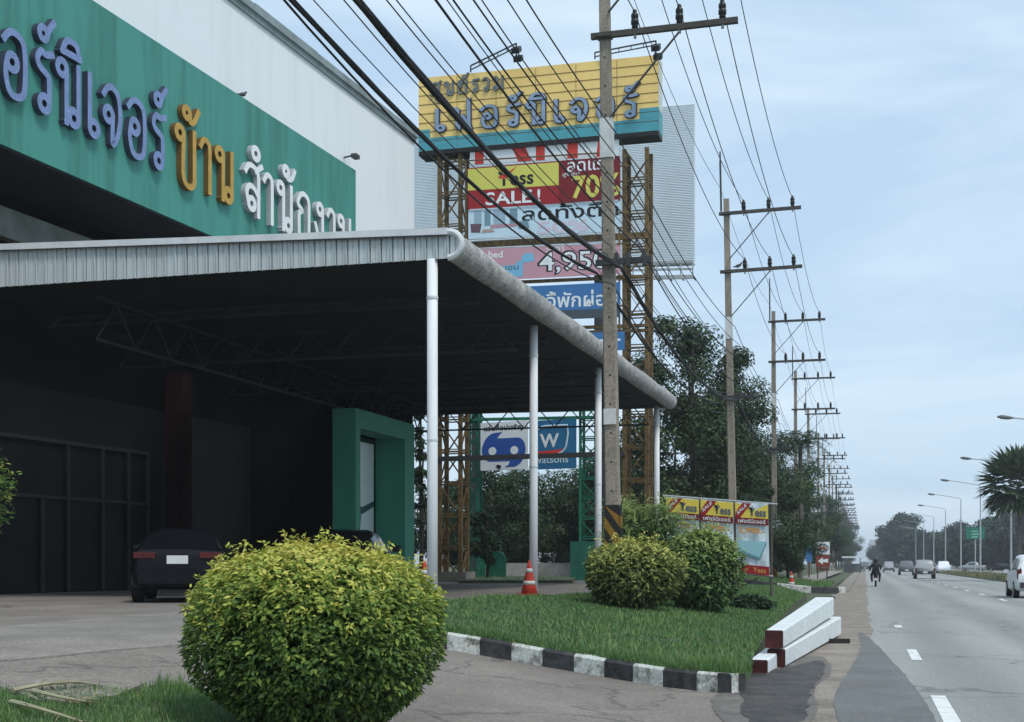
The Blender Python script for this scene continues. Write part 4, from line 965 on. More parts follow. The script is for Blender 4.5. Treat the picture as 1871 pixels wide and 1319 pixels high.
t_ = thing('pole_poster', q[0].lerp(q[1], .5), 'small grey and white poster board tied to the third pole', 'poster'); nn = Vector((0, -1, 0))
MB().slab(q, nn, .02).build('board', mat('poster_grey', (.3, .33, .32), .8, .6, 6), t_)
mb = MB()
for a, b, c, d in ((.1, .5, .62, .7), (.55, .95, .5, .82), (.1, .9, .86, .94), (.15, .5, .42, .5)): mb.slab(sub([p + nn * .006 for p in q], a, b, c, d), nn, .003)
mb.build('pale_print', WHT, t_); MB().slab(sub([p + nn * .006 for p in q], .0, 1, 0, .12), nn, .003).build('yellow_foot', YG, t_)

# wires: (name offset x, height at pole, radius, sag)
def lx(k, z): return polex(k) - abs(lean.get(k + 1, 0)) * z
def wire(xo, z, r, sag, label, cat, group, k0=-1, k1=10, strands=1, dy=-.15, lum=0):
    mb = MB()
    for st_ in range(strands):
        pts = []; rs = []
        for k in range(k0, k1):
            n = 22 if k < 2 else 10
            for j in range(n + (1 if k == k1 - 1 else 0)):
                t = j / n; zz = z + .36 - sag * 4 * t * (1 - t); x = lx(k, z) * (1 - t) + lx(k + 1, z) * t + xo; y = POLE_Y + STEP * (k + t) + dy
                if strands > 1:
                    a = y * .45 + st_ * 2 * pi / strands + 1.1 * sin(y * .6 + st_ * 2); e_ = r * (.75 + .5 * sin(y * .9 + st_ * 1.7)); x += cos(a) * e_; zz += sin(a) * e_
                pts.append((x, y, zz)); rs.append(r * (1 + lum * R.uniform(-.35, .5)) * (1 if k < 1 else max(.55, 1 - .08 * k)))
        mb.tube(pts, rs, 6 if r > .015 else 5)
    tag(mb.build('power_cable' if cat == 'power cable' else 'phone_cable', M['cable'], smooth=True), label, cat, group)
nm = ['inner', 'middle', 'outer']
for i, x in enumerate(INS):
    wire(x, 12.35 + .44, .012, .75, f'thin power line on the {nm[i]} insulators of the lower crossarms', 'power cable', 'power lines on the crossarms')
    wire(x, 14.6 + .44, .012, .75, f'thin power line on the {nm[i]} insulators of the upper crossarms', 'power cable', 'power lines on the crossarms')
wire(-.2, 15.6, .009, .6, 'thin earth wire along the pole tops', 'power cable', 'power lines on the crossarms', dy=-.05)
low = [(-.22, 7.25, .019, .75, 4, 'thick twisted cable bundle, leftmost and lowest of the sagging bundles'), (.3, 7.35, .027, .72, 4, 'thickest lumpy cable bundle crossing the yellow header'),
       (.12, 7.0, .013, 1.0, 1, 'slack medium cable just below the twisted bundles'), (.7, 7.75, .017, .55, 1, 'medium black cable right of the thickest bundle'),
       (.1, 7.8, .009, .5, 1, 'fine line between the thick bundles'), (-.1, 8.2, .009, .5, 1, 'fine line crossing the left end of the yellow header'),
       (.35, 8.5, .014, .5, 1, 'low voltage line crossing the large yellow sign letters'), (.2, 9.1, .014, .5, 1, 'low voltage line above the large yellow sign letters'),
       (.4, 9.5, .011, .5, 1, 'fine line over the middle of the yellow header'), (.25, 10.2, .014, .5, 1, 'upper low voltage line reaching the nearest pole above its white band'), (.5, 8.85, .01, .55, 1, 'fine line crossing the sale banner'), (-.3, 7.5, .007, .65, 1, 'hair-thin line beside the twisted bundle'), (.0, 7.65, .008, .8, 1, 'slack fine line between the two bundles'), (.55, 8.05, .008, .45, 1, 'fine line right of the medium black cable')]
for xo, z, r, sg, stn, lab in low: wire(xo, z, r, sg, lab, 'phone cable', 'cables slung below the crossarms', strands=stn, lum=.5 if stn > 1 else 0, dy=-.2)

# pigeons
def pigeon(p, hd, label):
    t_ = thing('pigeon', p, label, 'bird', 'pigeons'); d = Vector((cos(hd), sin(hd), 0)); mb = MB()
    pts = [(-.2, .1, .012), (-.1, .11, .03), (-.02, .13, .06), (.06, .15, .062), (.11, .19, .04), (.13, .23, .033), (.16, .245, .028), (.185, .24, .012), (.205, .235, .004)]
    mb.tube([p + d * a + UP * b for a, b, c in pts], [c for a, b, c in pts], 10); mb.build('body', M['pigeon'], t_, True)
    mb = MB(); sd_ = d.cross(UP)
    for k in (-1, 1): mb.tube([p + sd_ * .03 * k + UP * .0, p + sd_ * .03 * k + UP * .09], .006, 5)
    mb.build('legs', M['pigeon'], t_)
pp = poles[0].location; pigeon(Vector((pp.x + .42 - .27, pp.y - .15, pp.z + 12.41)), 0, 'dark pigeon perched on the lower crossarm of the second pole')
pigeon(Bp(Bs(447), -.08, 15.3), 1.2, 'small bird perched on top of the green fascia')

# ================================================================== FALLEN GUARD BEAMS
def gbeam(A, B_, w0, w1, label):
    n = (B_ - A).normalized(); a = n.cross(UP).normalized(); b = a.cross(n); ln = (B_ - A).length
    t_ = thing('concrete_post', A, label, 'concrete post', 'white concrete posts stacked by the road')
    def sec(t):
        c = A.lerp(B_, t); h = (w0 + (w1 - w0) * t) / 2; ch = h * .88
        return [c + a * x + b * z for x, z in ((-ch, -h), (ch, -h), (h, -ch), (h, ch), (ch, h), (-ch, h), (-h, ch), (-h, -ch))]
    def pr(ts, nm, m):
        mb = MB(); vs = [p for t in ts for p in sec(t)]; k = len(ts)
        mb.add(vs, [(i * 8 + j, i * 8 + (j + 1) % 8, i * 8 + 8 + (j + 1) % 8, i * 8 + 8 + j) for i in range(k - 1) for j in range(8)] + [tuple(range(8))[::-1], tuple(range(k * 8 - 8, k * 8))])
        return mb.build(nm, m, t_)
    pr([.006, .25, .5, .75, 1], 'shaft', M['beamw']); pr([0, .006], 'red_end', M['beamr'])
def zof(py, d): return EYE + (HY - py) * d / F
da, db = 18.4, 26.2; wa, wb = .235, .345
def bp_(px, py, d): return P(px, py, d)
gbeam(bp_(1418, 1202, da), bp_(1520, 1143, db), wa, wb, 'lower right white concrete post of the stack, nearest the road')
gbeam(bp_(1385, 1223, 17.4), bp_(1484, 1150, 25.4), wa, wb, 'lower left white concrete post of the stack, on the lawn side')
gbeam(bp_(1414, 1168, da - .1), bp_(1506, 1108, db - .6), wa, wb, 'top white concrete post resting on the two others')
for i, (px, py, d, lab) in enumerate(((1505, 1176, 24.6, 'dark timber bearer sticking out under the far end of the stacked posts'),)):
    c = T(px, py); A = c - CR * .75; B_ = c + CR * .45; A.z = tz(A.x, A.y) + .04; B_.z = tz(B_.x, B_.y) + .04
    tag(MB().beam(A, B_, .11, .09).build('timber_bearer', mat('wet_timber', (.03, .027, .025), .8, .4, 8)), lab, 'timber')
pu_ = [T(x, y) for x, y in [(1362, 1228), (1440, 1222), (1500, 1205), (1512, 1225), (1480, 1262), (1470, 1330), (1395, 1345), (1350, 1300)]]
patch('dark_reflection_patch', soft(pu_, .03, 4), .013, mat('reflection_mud', (.085, .073, .062), .62, .5, 2.6, rgb2=(.028, .025, .023), spec=.3, bump=.5, fine=16), .5)  # dark mud colour paints in the reflection and shade below the stacked posts

# ================================================================== VEHICLES
def make_car(kind, paint, name='car'):
    t_ = bpy.data.objects.new(name, None); COL.objects.link(t_); t_.empty_display_size = .3
    # sections y, zbot, hw, zbelt, zroof, hwroof
    if kind == 'suv':
        Ls = [(-2.28, .45, .80, .95, .96, .74), (-2.22, .38, .88, 1.0, 1.02, .80), (-2.12, .33, .92, 1.05, 1.10, .80), (-1.86, .3, .93, 1.06, 1.70, .66), (-1.2, .28, .93, 1.05, 1.77, .67), (-.2, .28, .93, 1.02, 1.77, .67), (.45, .28, .93, 1.0, 1.68, .64), (1.1, .28, .93, 1.0, 1.06, .74), (1.9, .3, .9, .92, .95, .74), (2.25, .38, .78, .7, .74, .66)]
    elif kind == 'pickup':
        Ls = [(-2.55, .52, .86, 1.05, 1.06, .84), (-2.48, .46, .9, 1.08, 1.09, .86), (-1.3, .42, .91, 1.08, 1.09, .86), (-1.15, .42, .91, 1.08, 1.55, .68), (-.95, .42, .91, 1.08, 1.74, .66), (0, .42, .91, 1.06, 1.76, .66), (.5, .42, .91, 1.06, 1.66, .64), (1.15, .42, .91, 1.05, 1.1, .74), (2.0, .42, .89, .98, 1.0, .72), (2.4, .48, .78, .75, .78, .66)]
    else:
        Ls = [(-2.12, .42, .74, .86, .93, .66), (-2.05, .32, .84, .98, 1.02, .74), (-1.9, .28, .88, 1.02, 1.08, .72), (-1.35, .25, .9, 1.0, 1.38, .6), (-.6, .24, .9, .96, 1.48, .58), (.1, .24, .9, .93, 1.46, .58), (.95, .24, .9, .92, .98, .68), (1.7, .26, .87, .82, .86, .68), (2.1, .34, .72, .6, .64, .6)]
    def secpts(y, zb, hw, zl, zr, hr):
        zm = (zb + zl) / 2; h = [(-hw * .9, zb), (-hw, zb + .1), (-hw * 1.01, zm), (-hw * .97, zl), (-hr - (hw * .97 - hr) * .15, zr - .06 if zr - zl > .1 else zr - .005), (-hr * .85, zr), (0, zr + .02)]
        return [(x, y, z) for x, z in h] + [(-x, y, z) for x, z in h[-2::-1]]
    ss = [secpts(*L_) for L_ in Ls]; n = len(ss[0]); vs = [p for q_ in ss for p in q_]; fs = []
    for i in range(len(ss) - 1):
        for j in range(n): fs.append((i * n + j, i * n + (j + 1) % n, (i + 1) * n + (j + 1) % n, (i + 1) * n + j))
    fs += [tuple(range(n))[::-1], tuple(range((len(ss) - 1) * n, len(ss) * n))]
    body = MB().add(vs, fs).build('body', paint, t_, True)
    def lerp(a, b, t): return Vector(a).lerp(Vector(b), t)
    i0, i1 = {'suv': (2, 3), 'pickup': (2, 4), 'hatch': (2, 3)}.get(kind, (2, 3))
    rear = [lerp(ss[i0][3], ss[i1][4], .12), lerp(ss[i0][n - 4], ss[i1][n - 5], .12), lerp(ss[i0][n - 4], ss[i1][n - 5], .92), lerp(ss[i0][3], ss[i1][4], .92)]
    if kind == 'pickup': rear = [lerp(ss[3][3], ss[3][4], .15), lerp(ss[3][n - 4], ss[3][n - 5], .15), lerp(ss[4][n - 4], ss[4][n - 5], .9), lerp(ss[4][3], ss[4][4], .9)]
    nr = facing(rear); nr = nr if nr.y < 0 else -nr
    c = sum(rear, Vector()) / 4; MB().slab([p + (c - p) * .1 + nr * .02 for p in rear], nr, .01).build('rear_window', M['glass'], t_)
    rng = {'suv': (3, 6), 'pickup': (4, 6), 'hatch': (2, 5)}[kind]
    for sd_ in (3, n - 4):
        tp = 4 if sd_ == 3 else n - 5; mb = MB(); ou = -.015 if sd_ == 3 else .015
        for i in range(*rng):
            q_ = [lerp(ss[i][sd_], ss[i][tp], .14), lerp(ss[i + 1][sd_], ss[i + 1][tp], .14), lerp(ss[i + 1][sd_], ss[i + 1][tp], .9), lerp(ss[i][sd_], ss[i][tp], .9)]
            cc = sum(q_, Vector()) / 4; mb.add([p + (cc - p) * .07 + Vector((ou, 0, .005)) for p in q_], [(0, 1, 2, 3)])
        mb.build('side_window', M['glass'], t_)
    yb = Ls[0][0]; zl = Ls[1][3]
    mb = MB(); mb.box((0, yb - .03, Ls[0][1] + .08), (Ls[0][2] * .98, 0, 0), (0, .09, 0), (0, 0, .12)); mb.build('bumper', M['dsteel'] if kind != 'hatch' else paint, t_)
    for k in (-1, 1):
        mb = MB()
        if kind == 'suv': mb.box((k * .8, -2.17, .98), (.09, .0, 0), (0, .07, 0), (0, 0, .2))
        elif kind == 'pickup': mb.box((k * .82, -2.55, .85), (.07, 0, 0), (0, .04, 0), (0, 0, .16))
        else: mb.box((k * .62, -2.09, .93), (.2, k * -.0, 0), (0, .06, 0), (0, 0, .06))
        mb.build('tail_light', M['tail'], t_)
    mb = MB(); zp = {'suv': .72, 'pickup': .62, 'hatch': .84}[kind]; mb.box((0, yb - .02 - (.1 if kind == 'pickup' else 0), zp), (.2, 0, 0), (0, .015, 0), (0, 0, .08)); mb.build('number_plate', M['plate'], t_)
    for k in (-1, 1):
        mb = MB(); mb.box((k * (Ls[5][2] + .1), .55, 1.08), (.1, 0, 0), (0, .05, 0), (0, 0, .07)); mb.build('wing_mirror', paint, t_)
        for y in (Ls[0][0] + .85, 1.35):
            r_ = .36 if kind != 'hatch' else .31; hw = Ls[5][2]
            mb = MB(); mb.tube([(k * (hw - .2), y, r_), (k * (hw - .2) + k * .03, y, r_), (k * (hw + .01), y, r_), (k * (hw + .025), y, r_)], [r_ * .9, r_, r_, r_ * .88], 18); wh = mb.build('wheel', M['tyre'], t_)
            mb = MB(); mb.tube([(k * (hw + .024), y, r_), (k * (hw + .03), y, r_)], r_ * .6, 12); mb.build('rim', M['rim'], wh)
    return t_
def put(t_, px, d, heading, label, group=None, cat='car', gz=None):
    p = P(px, HY, d); t_.location = (p.x, p.y, tz(p.x, p.y) if gz is None else gz); t_.rotation_euler = (0, 0, heading); tag(t_, label, cat, group); return t_
suv_w = make_car('suv', M['whitecar']); put(suv_w, 1889, 57, 0, 'white estate car driving away at the right edge of the road', 'cars on the road')
pk = make_car('pickup', M['silver'], 'pickup_truck'); put(pk, 1688.5, 128, 0, 'grey pickup truck driving away in the middle lane', 'cars on the road', 'pickup')
hb_ = make_car('hatch', M['blackcar']); put(hb_, 338, 28.5, .42, 'black hatchback parked in the shade under the canopy', 'parked cars')
h2 = copy_tree(hb_); put(h2, 640, 31.5, .2, 'black car under the canopy, only its roof showing above the round shrub', 'parked cars'); h2.scale = (1.0, 1.0, 1.03)
pk2 = make_car('pickup', M['greycar'], 'pickup_truck'); put(pk2, 1656, 168, 0, 'dark pickup ahead of the grey pickup', 'cars on the road', 'pickup')
s2 = make_car('suv', M['silver']); put(s2, 1624, 235, 0, 'silver car far ahead between the motorcycle and the pickups', 'cars on the road')
s3 = copy_tree(pk2); put(s3, 1580, 255, 0, 'dark car far ahead at the left edge of the road', 'cars on the road', 'car')
s4 = copy_tree(suv_w); put(s4, 1724, 200, pi, 'white car coming the other way beyond the median', 'cars beyond the median', gz=0)
lab5 = ['silver pickup parked under the trees by the road sign', 'black car parked under the trees near the palm']
for (px, d, pr), lb in zip(((1775, 260, pk), (1826, 250, hb_)), lab5):
    o = copy_tree(pr); put(o, px, d, 1.4, lb, 'cars beyond the median', gz=0)

# motorcycle and rider
mc_p = P(1600, HY, 84); mc = thing('motorcycle', (mc_p.x, mc_p.y, 0), 'black motorcycle ridden away along the left edge of the road', 'motorcycle'); b = Vector((mc_p.x, mc_p.y, 0))
for y in (-.62, .62):
    mb = MB(); pts = [b + Vector((0, y + cos(a) * .26, .3 + sin(a) * .26)) for a in [2 * pi * k / 20 for k in range(21)]]; mb.tube(pts, .055, 8, cap=False); wh = mb.build('wheel', M['tyre'], mc)
    mb = MB(); mb.tube([b + Vector((-.03, y, .3)), b + Vector((.03, y, .3))], .2, 14); mb.build('rim', M['rim'], wh)
mb = MB(); mb.tube([b + Vector((0, y, z)) for y, z in ((-.85, .68), (-.6, .74), (-.2, .66), (.1, .5), (.35, .62), (.5, .9))], [.06, .13, .14, .1, .12, .08], 10); mb.build('body', M['blackcar'], mc, True)
mb = MB(); mb.tube([b + Vector((0, y, z)) for y, z in ((-.7, .83), (-.3, .83), (.05, .78))], [.1, .14, .1], 10); mb.build('saddle', M['tyre'], mc, True)
mb = MB(); mb.tube([b + Vector((x, .42, 1.0 + abs(x) * .1)) for x in (-.34, -.1, .1, .34)], .018, 6); mb.tube([b + Vector((0, .42, 1.0)), b + Vector((0, .62, .35))], .03, 6)
for k in (-1, 1): mb.tube([b + Vector((k * .25, .42, 1.02)), b + Vector((k * .36, .46, 1.2))], .008, 5); mb.box(b + Vector((k * .38, .46, 1.22)), (.06, 0, 0), (0, .01, 0), (0, 0, .04))
mb.build('handlebar', M['dsteel'], mc)
mb = MB(); mb.box(b + Vector((0, -.9, .6)), (.08, 0, 0), (0, .03, 0), (0, 0, .04)); mb.build('tail_light', M['tail'], mc)
mb = MB(); mb.box(b + Vector((0, -.9, .46)), (.11, 0, 0), (0, .01, 0), (0, 0, .07)); mb.build('number_plate', M['plate'], mc)
rd = thing('person', (b.x, b.y, .84), 'rider in a black jacket and dark helmet sitting on the motorcycle', 'person')
def skin(name, nodes, edges, m, parent, lv=2):
    me = bpy.data.meshes.new(name); ro = rootloc(parent); me.from_pydata([Vector(n_[:3]) - ro for n_ in nodes], edges, [])
    o = bpy.data.objects.new(name, me); COL.objects.link(o); md = o.modifiers.new('Skin', 'SKIN'); md.use_smooth_shade = True
    for sv_, n_ in zip(me.skin_vertices[0].data, nodes): sv_.radius = (n_[3], n_[3])
    me.skin_vertices[0].data[0].use_root = True
    o.modifiers.new('Sub', 'SUBSURF').render_levels = lv; o.modifiers['Sub'].levels = 1
    dg = bpy.context.evaluated_depsgraph_get(); nm_ = bpy.data.meshes.new_from_object(o.evaluated_get(dg)); o.modifiers.clear(); o.data = nm_
    nm_.materials.clear(); nm_.materials.append(m); o.parent = parent; return o
v = lambda x, y, z, r_: (b.x + x, b.y + y, z, r_)
nodes = [v(0, -.32, .92, .15), v(0, -.26, 1.12, .17), v(0, -.18, 1.33, .18), v(0, -.14, 1.42, .09), v(0, -.1, 1.5, .07),
         v(-.2, -.15, 1.36, .085), v(-.3, .05, 1.16, .06), v(-.3, .34, 1.06, .042), v(.2, -.15, 1.36, .085), v(.3, .05, 1.16, .06), v(.3, .34, 1.06, .042),
         v(-.15, -.2, .86, .11), v(-.25, .2, .74, .09), v(-.22, .02, .36, .06), v(-.22, .16, .3, .045), v(.15, -.2, .86, .11), v(.25, .2, .74, .09), v(.22, .02, .36, .06), v(.22, .16, .3, .045)]
skin('body', nodes, [(0, 1), (1, 2), (2, 3), (3, 4), (2, 5), (5, 6), (6, 7), (2, 8), (8, 9), (9, 10), (0, 11), (11, 12), (12, 13), (13, 14), (0, 15), (15, 16), (16, 17), (17, 18)], M['jacket'], rd)
mb = MB(); mb.lathe(b + Vector((0, -.06, 1.46)), [(.07, 0), (.12, .04), (.14, .12), (.135, .2), (.1, .27), (.03, .3)], 14); mb.build('helmet', M['helmet'], rd, True)

# ================================================================== STREET LAMPS, ROAD SIGN, LEFT SIGNS
def lamp():
    t_ = bpy.data.objects.new('street_lamp', None); COL.objects.link(t_)
    mb = MB(); mb.tube([(0, 0, -.2), (0, 0, 5), (0, 0, 9.6)], [.1, .08, .055], 8); mb.build('post', M['galv'], t_)
    mb = MB(); mb.tube([(0, 0, 9.5), (-.15, 0, 9.75), (-1.2, 0, 9.95), (-2.6, 0, 10.2), (-3.3, 0, 10.3)], .045, 6); mb.build('arm', M['galv'], t_)
    mb = MB(); mb.tube([(-3.2, 0, 10.28), (-3.5, 0, 10.3), (-3.9, 0, 10.36), (-4.15, 0, 10.38)], [.05, .12, .13, .05], 8); mb.build('lamp_head', M['steel'], t_)
    return t_
lm = lamp(); 
for i, d in enumerate((84, 117, 148, 178, 212, 248, 290, 335)):
    o = lm if i == 0 else copy_tree(lm); px = 1580 + 12.9 * F / d * .97
    p = P(px, HY, d); o.location = (p.x, p.y, .16); tag(o, ['street lamp at the right edge, only its head and arm in view', 'street lamp whose arm comes out from behind the fan palm', 'tallest fully visible street lamp, right of the green road sign', 'street lamp just left of the green road sign'][i] if i < 4 else ORD[i] + ' street lamp of the receding row on the median', 'street lamp', 'street lamps on the median')
sg = P(1782, HY, 195); t_ = thing('road_sign', (sg.x, sg.y, .1), 'green rectangular direction sign on a post beyond the median', 'road sign')
mb = MB(); mb.tube([(sg.x, sg.y, 0), (sg.x, sg.y, 7)], .08, 8); mb.build('post', M['galv'], t_)
q = [P(1765, 985, 194.8), P(1799, 985, 194.8), P(1799, 963, 194.8), P(1765, 963, 194.8)]; nn = -CF
MB().slab(q, nn, .06).build('panel', M['signgreen'], t_); mb = MB()
for a, b_, c_, d_ in ((.3, .62, .62, .7), (.3, .7, .38, .46), (.3, .62, .14, .22)): mb.slab(sub([p + nn * .01 for p in q], a, b_, c_, d_), nn, .005)
mb.build('pale_marks', flat('sign_mark', (150, 196, 184)), t_)
# oval sign with arrow on the left
ps_ = Gd(1503, 96); t_ = thing('arrow_sign', ps_, 'white sign with a blue oval above a brown board with a white left arrow', 'sign')
mb = MB()
for px in (1494, 1511): p = Gd(px, 96.2); mb.tube([p - UP * .1, p + UP * 2.4], .04, 6)
mb.build('post', M['dsteel'], t_)
pl = (P(1503, HY, 96), nn); q = qpx(pl, [(1491, 1013), (1516, 1013), (1516, 990), (1491, 990)]); MB().slab(q, nn, .06).build('upper_panel', WHT, t_)
v_ = polyq(q, arcp(.5, .52, .4, .28, 0, 360, 20), nn, .012); MB().tube(v_, .032, 5, cap=False).build('oval', flat('oval_blue', (52, 70, 140)), t_)
ptext('Esso', sub(q, .2, .8, .36, .68), nn, .012, SRED, t_, .03)
q = qpx(pl, [(1491, 1036), (1516, 1036), (1516, 1014), (1491, 1014)]); MB().slab(q, nn, .06).build('lower_panel', flat('board_brown', (124, 60, 50)), t_)
ar = [(.14, .5), (.5, .82), (.5, .62), (.88, .7), (.88, .36), (.5, .42), (.5, .2)]; v_ = polyq(q, ar, nn, .012); MB().add(v_, [tuple(range(len(ar)))]).build('arrow', WHT, t_)
q = qpx(pl, [(1492, 1043), (1515, 1043), (1515, 1037), (1492, 1037)]); MB().slab(q, nn, .06).build('foot_board', mat('foot_brown', (.12, .07, .055), .9, .3), t_)
bp = Gd(1478, 100); t_ = thing('blue_board', bp, 'small blue board at the foot of the dark trees, left of the arrow sign', 'board')
q = qpx((bp, nn), [(1473, 1026), (1484, 1026), (1484, 995), (1473, 995)]); MB().slab(q, nn, .05).build('panel', BLU, t_); mb = MB(); p = (q[0] + q[1]) / 2; mb.tube([(p.x, p.y, 0), (p.x, p.y, p.z)], .05, 6); mb.build('post', M['dsteel'], t_)
# far kiosk and pale tower block
kk = Gd(1557, 210); t_ = thing('roadside_kiosk', kk, 'small pale roofed kiosk on the left verge far ahead', 'kiosk'); mb = MB(); mb.box(kk + UP * 2.4, (1.5, 0, 0), (0, 1.4, 0), (0, 0, .12)); mb.build('roof', M['bill'], t_)
mb = MB()
for x in (-1.2, 1.2):
    for y in (-1.1, 1.1): mb.tube([kk + Vector((x, y, -.1)), kk + Vector((x, y, 2.4))], .06, 6)
mb.build('post', M['dsteel'], t_); mb = MB(); mb.box(kk + Vector((0, .6, .7)), (1.2, 0, 0), (0, .3, 0), (0, 0, .7)); mb.build('counter', M['steel'], t_)
fbp = P(1600, HY, 950); t_ = thing('tower_block', (fbp.x, fbp.y, 0), 'pale apartment block at the far end of the road', 'building'); mb = MB()
mb.box((fbp.x, fbp.y, 8), (5, 0, 0), (0, 6, 0), (0, 0, 8)); mb.box((fbp.x - 2, fbp.y, 17), (2, 0, 0), (0, 3, 0), (0, 0, 1.2)); mb.build('wall', mat('block_wall', (.5, .52, .54), .8), t_); mb = MB()
for k in range(5): mb.box((fbp.x, fbp.y - 6.02, 2.2 + k * 2.9), (4.4, 0, 0), (0, .03, 0), (0, 0, .6))
mb.build('window', mat('block_window', (.25, .29, .32), .4), t_)

# ================================================================== TREES
def tree_mesh(h, rx, rz, n, leaf, m, seed, clumps=26, low=.25, trunk_r=.2, sparse=0, cone_=False):
    global R
    keep = R; R = random.Random(seed)
    t_ = bpy.data.objects.new('tree', None); COL.objects.link(t_)
    cs = []; cz = h - rz
    for k in range(clumps):
        while True:
            v_ = Vector((R.uniform(-1, 1), R.uniform(-1, 1), R.uniform(-1, 1)))
            if v_.length < 1 and (v_.length > .35 or R.random() < .3): break
        if cone_: z_ = R.random(); v_ = Vector((v_.x * (1.05 - z_), v_.y * (1.05 - z_), z_ * 2 - 1))
        c = Vector((v_.x * rx * .82, v_.y * rx * .82, cz + v_.z * rz * .86)); cs.append((c, R.uniform(.2, .42) * rx * (1 - .35 * abs(v_.z)) * (.7 if cone_ else 1), R.uniform(-.15, .25)))
    mb = MB(); mb.t = []
    for k in range(n):
        c, r_, tn = R.choice(cs); d = rvec(); p = c + Vector((d.x * r_, d.y * r_, d.z * r_ * .75)) * (R.random() ** .4)
        if p.z < low: continue
        leaf_mesh(mb, p, d + UP * .5 + rvec() * .6, rvec() + d * .4, leaf * R.uniform(.6, 1.3), leaf * R.uniform(.35, .6), min(1, max(0, .4 + tn + R.uniform(-.3, .35))))
    mb.build('crown', m, t_)
    mb = MB(); mb.tube([(0, 0, -.3), (.1, 0, h * .25), (-.05, .1, h * .55), (0, 0, h * .85)], [trunk_r, trunk_r * .8, trunk_r * .5, .04], 8)
    for c, r_, tn in cs[:12]:
        a = Vector((0, 0, h * (.2 + .35 * R.random()))); mid = a.lerp(c, .5) + UP * .2; mb.tube([a, mid, c], [trunk_r * .45, trunk_r * .28, .02], 6)
    mb.build('trunk', M['trunk'], t_)
    R = keep; return t_
def put_tree(o, px, d, label, group, name='tree', sc=1, rz=0, gz=None):
    g = Gd(px, d); o.location = (g.x, g.y, g.z if gz is None else gz); o.rotation_euler = (0, 0, rz); o.scale = (sc, sc, sc); o.name = name; tag(o, label, 'tree', group); return o
GT = 'trees behind the left poles'
tA = tree_mesh(14.2, 4.2, 7.0, 30000, .22, DARKG, 11, 64, .6, .22); put_tree(tA, 1266, 67, 'tall loose-crowned dark tree rising right of the canopy end', GT, 'broadleaf_tree')
tB = tree_mesh(13.2, 4.8, 6.4, 22000, .23, DARKG, 12, 34, .3, .22); put_tree(tB, 1362, 84, 'dense dark tree between the second and third poles', GT, 'broadleaf_tree')
tC = tree_mesh(10.2, 4.2, 5.0, 18000, .23, DARKG, 13, 26, .2, .2); tC.scale = (1, 1, 1); put_tree(tC, 1412, 95, 'shorter dark tree beside the left palm', GT, 'broadleaf_tree')
o = copy_tree(tB); put_tree(o, 1318, 92, 'dark tree filling the gap behind the banners', GT, 'broadleaf_tree', .9, 2)
o = copy_tree(tC); put_tree(o, 1235, 80, 'bushy dark tree low behind the last canopy post', GT, 'broadleaf_tree', .95, 1)
o = copy_tree(tC); put_tree(o, 1385, 76, 'low dark tree right behind the banner posters', GT, 'broadleaf_tree', .62, 2.2)
o = copy_tree(tC); put_tree(o, 1440, 80, 'low dark tree beside the blue board', GT, 'broadleaf_tree', .5, 4)
for i, (px, d, sc) in enumerate(((1450, 118, .76), (1480, 145, .76), (1500, 185, .85), (1515, 235, .95), (1526, 300, 1.05), (1537, 390, 1.2), (1546, 520, 1.4))):
    o = copy_tree(tC if i % 2 else tB); put_tree(o, px, d, f'{ORD[i]} dark roadside tree receding along the left verge after the palm', 'roadside trees along the left verge', 'broadleaf_tree', sc, i * 1.7)
tD = tree_mesh(7.2, 3.5, 3.55, 16000, .22, DARKG, 15, 40, .05, .18); put_tree(tD, 905, 84, 'dark tree behind the green frame, left of the square signs', 'trees seen under the canopy', 'broadleaf_tree')
for i, (px, d, sc) in enumerate(((960, 88, 1.02), (1020, 96, .95), (1085, 90, 1.1), (860, 92, .9), (1150, 86, 1.2), (930, 103, 1.0), (1052, 106, 1.0), (815, 97, .95))):
    o = copy_tree(tD); put_tree(o, px, d, ['dark tree behind the white square sign', 'dark tree behind the blue square sign', 'dark tree behind the right green lattice leg', 'dark tree behind the left rusty leg', 'dark tree behind the right rusty leg', 'far dark tree between the left green leg and the white square sign', 'far dark tree under the blue square sign', 'far dark tree between the nearest post and the left rusty leg'][i], 'trees seen under the canopy', 'broadleaf_tree', sc, i * 1.3 + .5)
tE = tree_mesh(1.7, .62, .7, 1600, .14, DARKG, 17, 14, .2, .05); o = put_tree(tE, 886, 63, 'small dark tree on the grass strip by the green boards', 'trees seen under the canopy', 'small_tree', 1.9)
tF = tree_mesh(9.0, 1.1, 4.4, 2600, .22, DARKG, 18, 40, .3, .12, cone_=True); put_tree(tF, 768, 66, 'narrow pointed tree between the portal and the nearest post', 'trees seen under the canopy', 'narrow_tree')
tG = tree_mesh(17.0, 9.4, 8.6, 16000, 1.0, FARG, 19, 70, .3, .5); put_tree(tG, 1655, 415, 'large dome-shaped tree standing in the median far ahead', 'trees beyond the road', 'rain_tree', 1, 0, 0)
o = copy_tree(tG); put_tree(o, 1612, 560, 'smaller dome-shaped tree left of the large dome tree', 'trees beyond the road', 'rain_tree', .72, 2, 0)
tH = tree_mesh(12.5, 7.4, 6.3, 9000, .95, FARG, 20, 50, .3, .35)
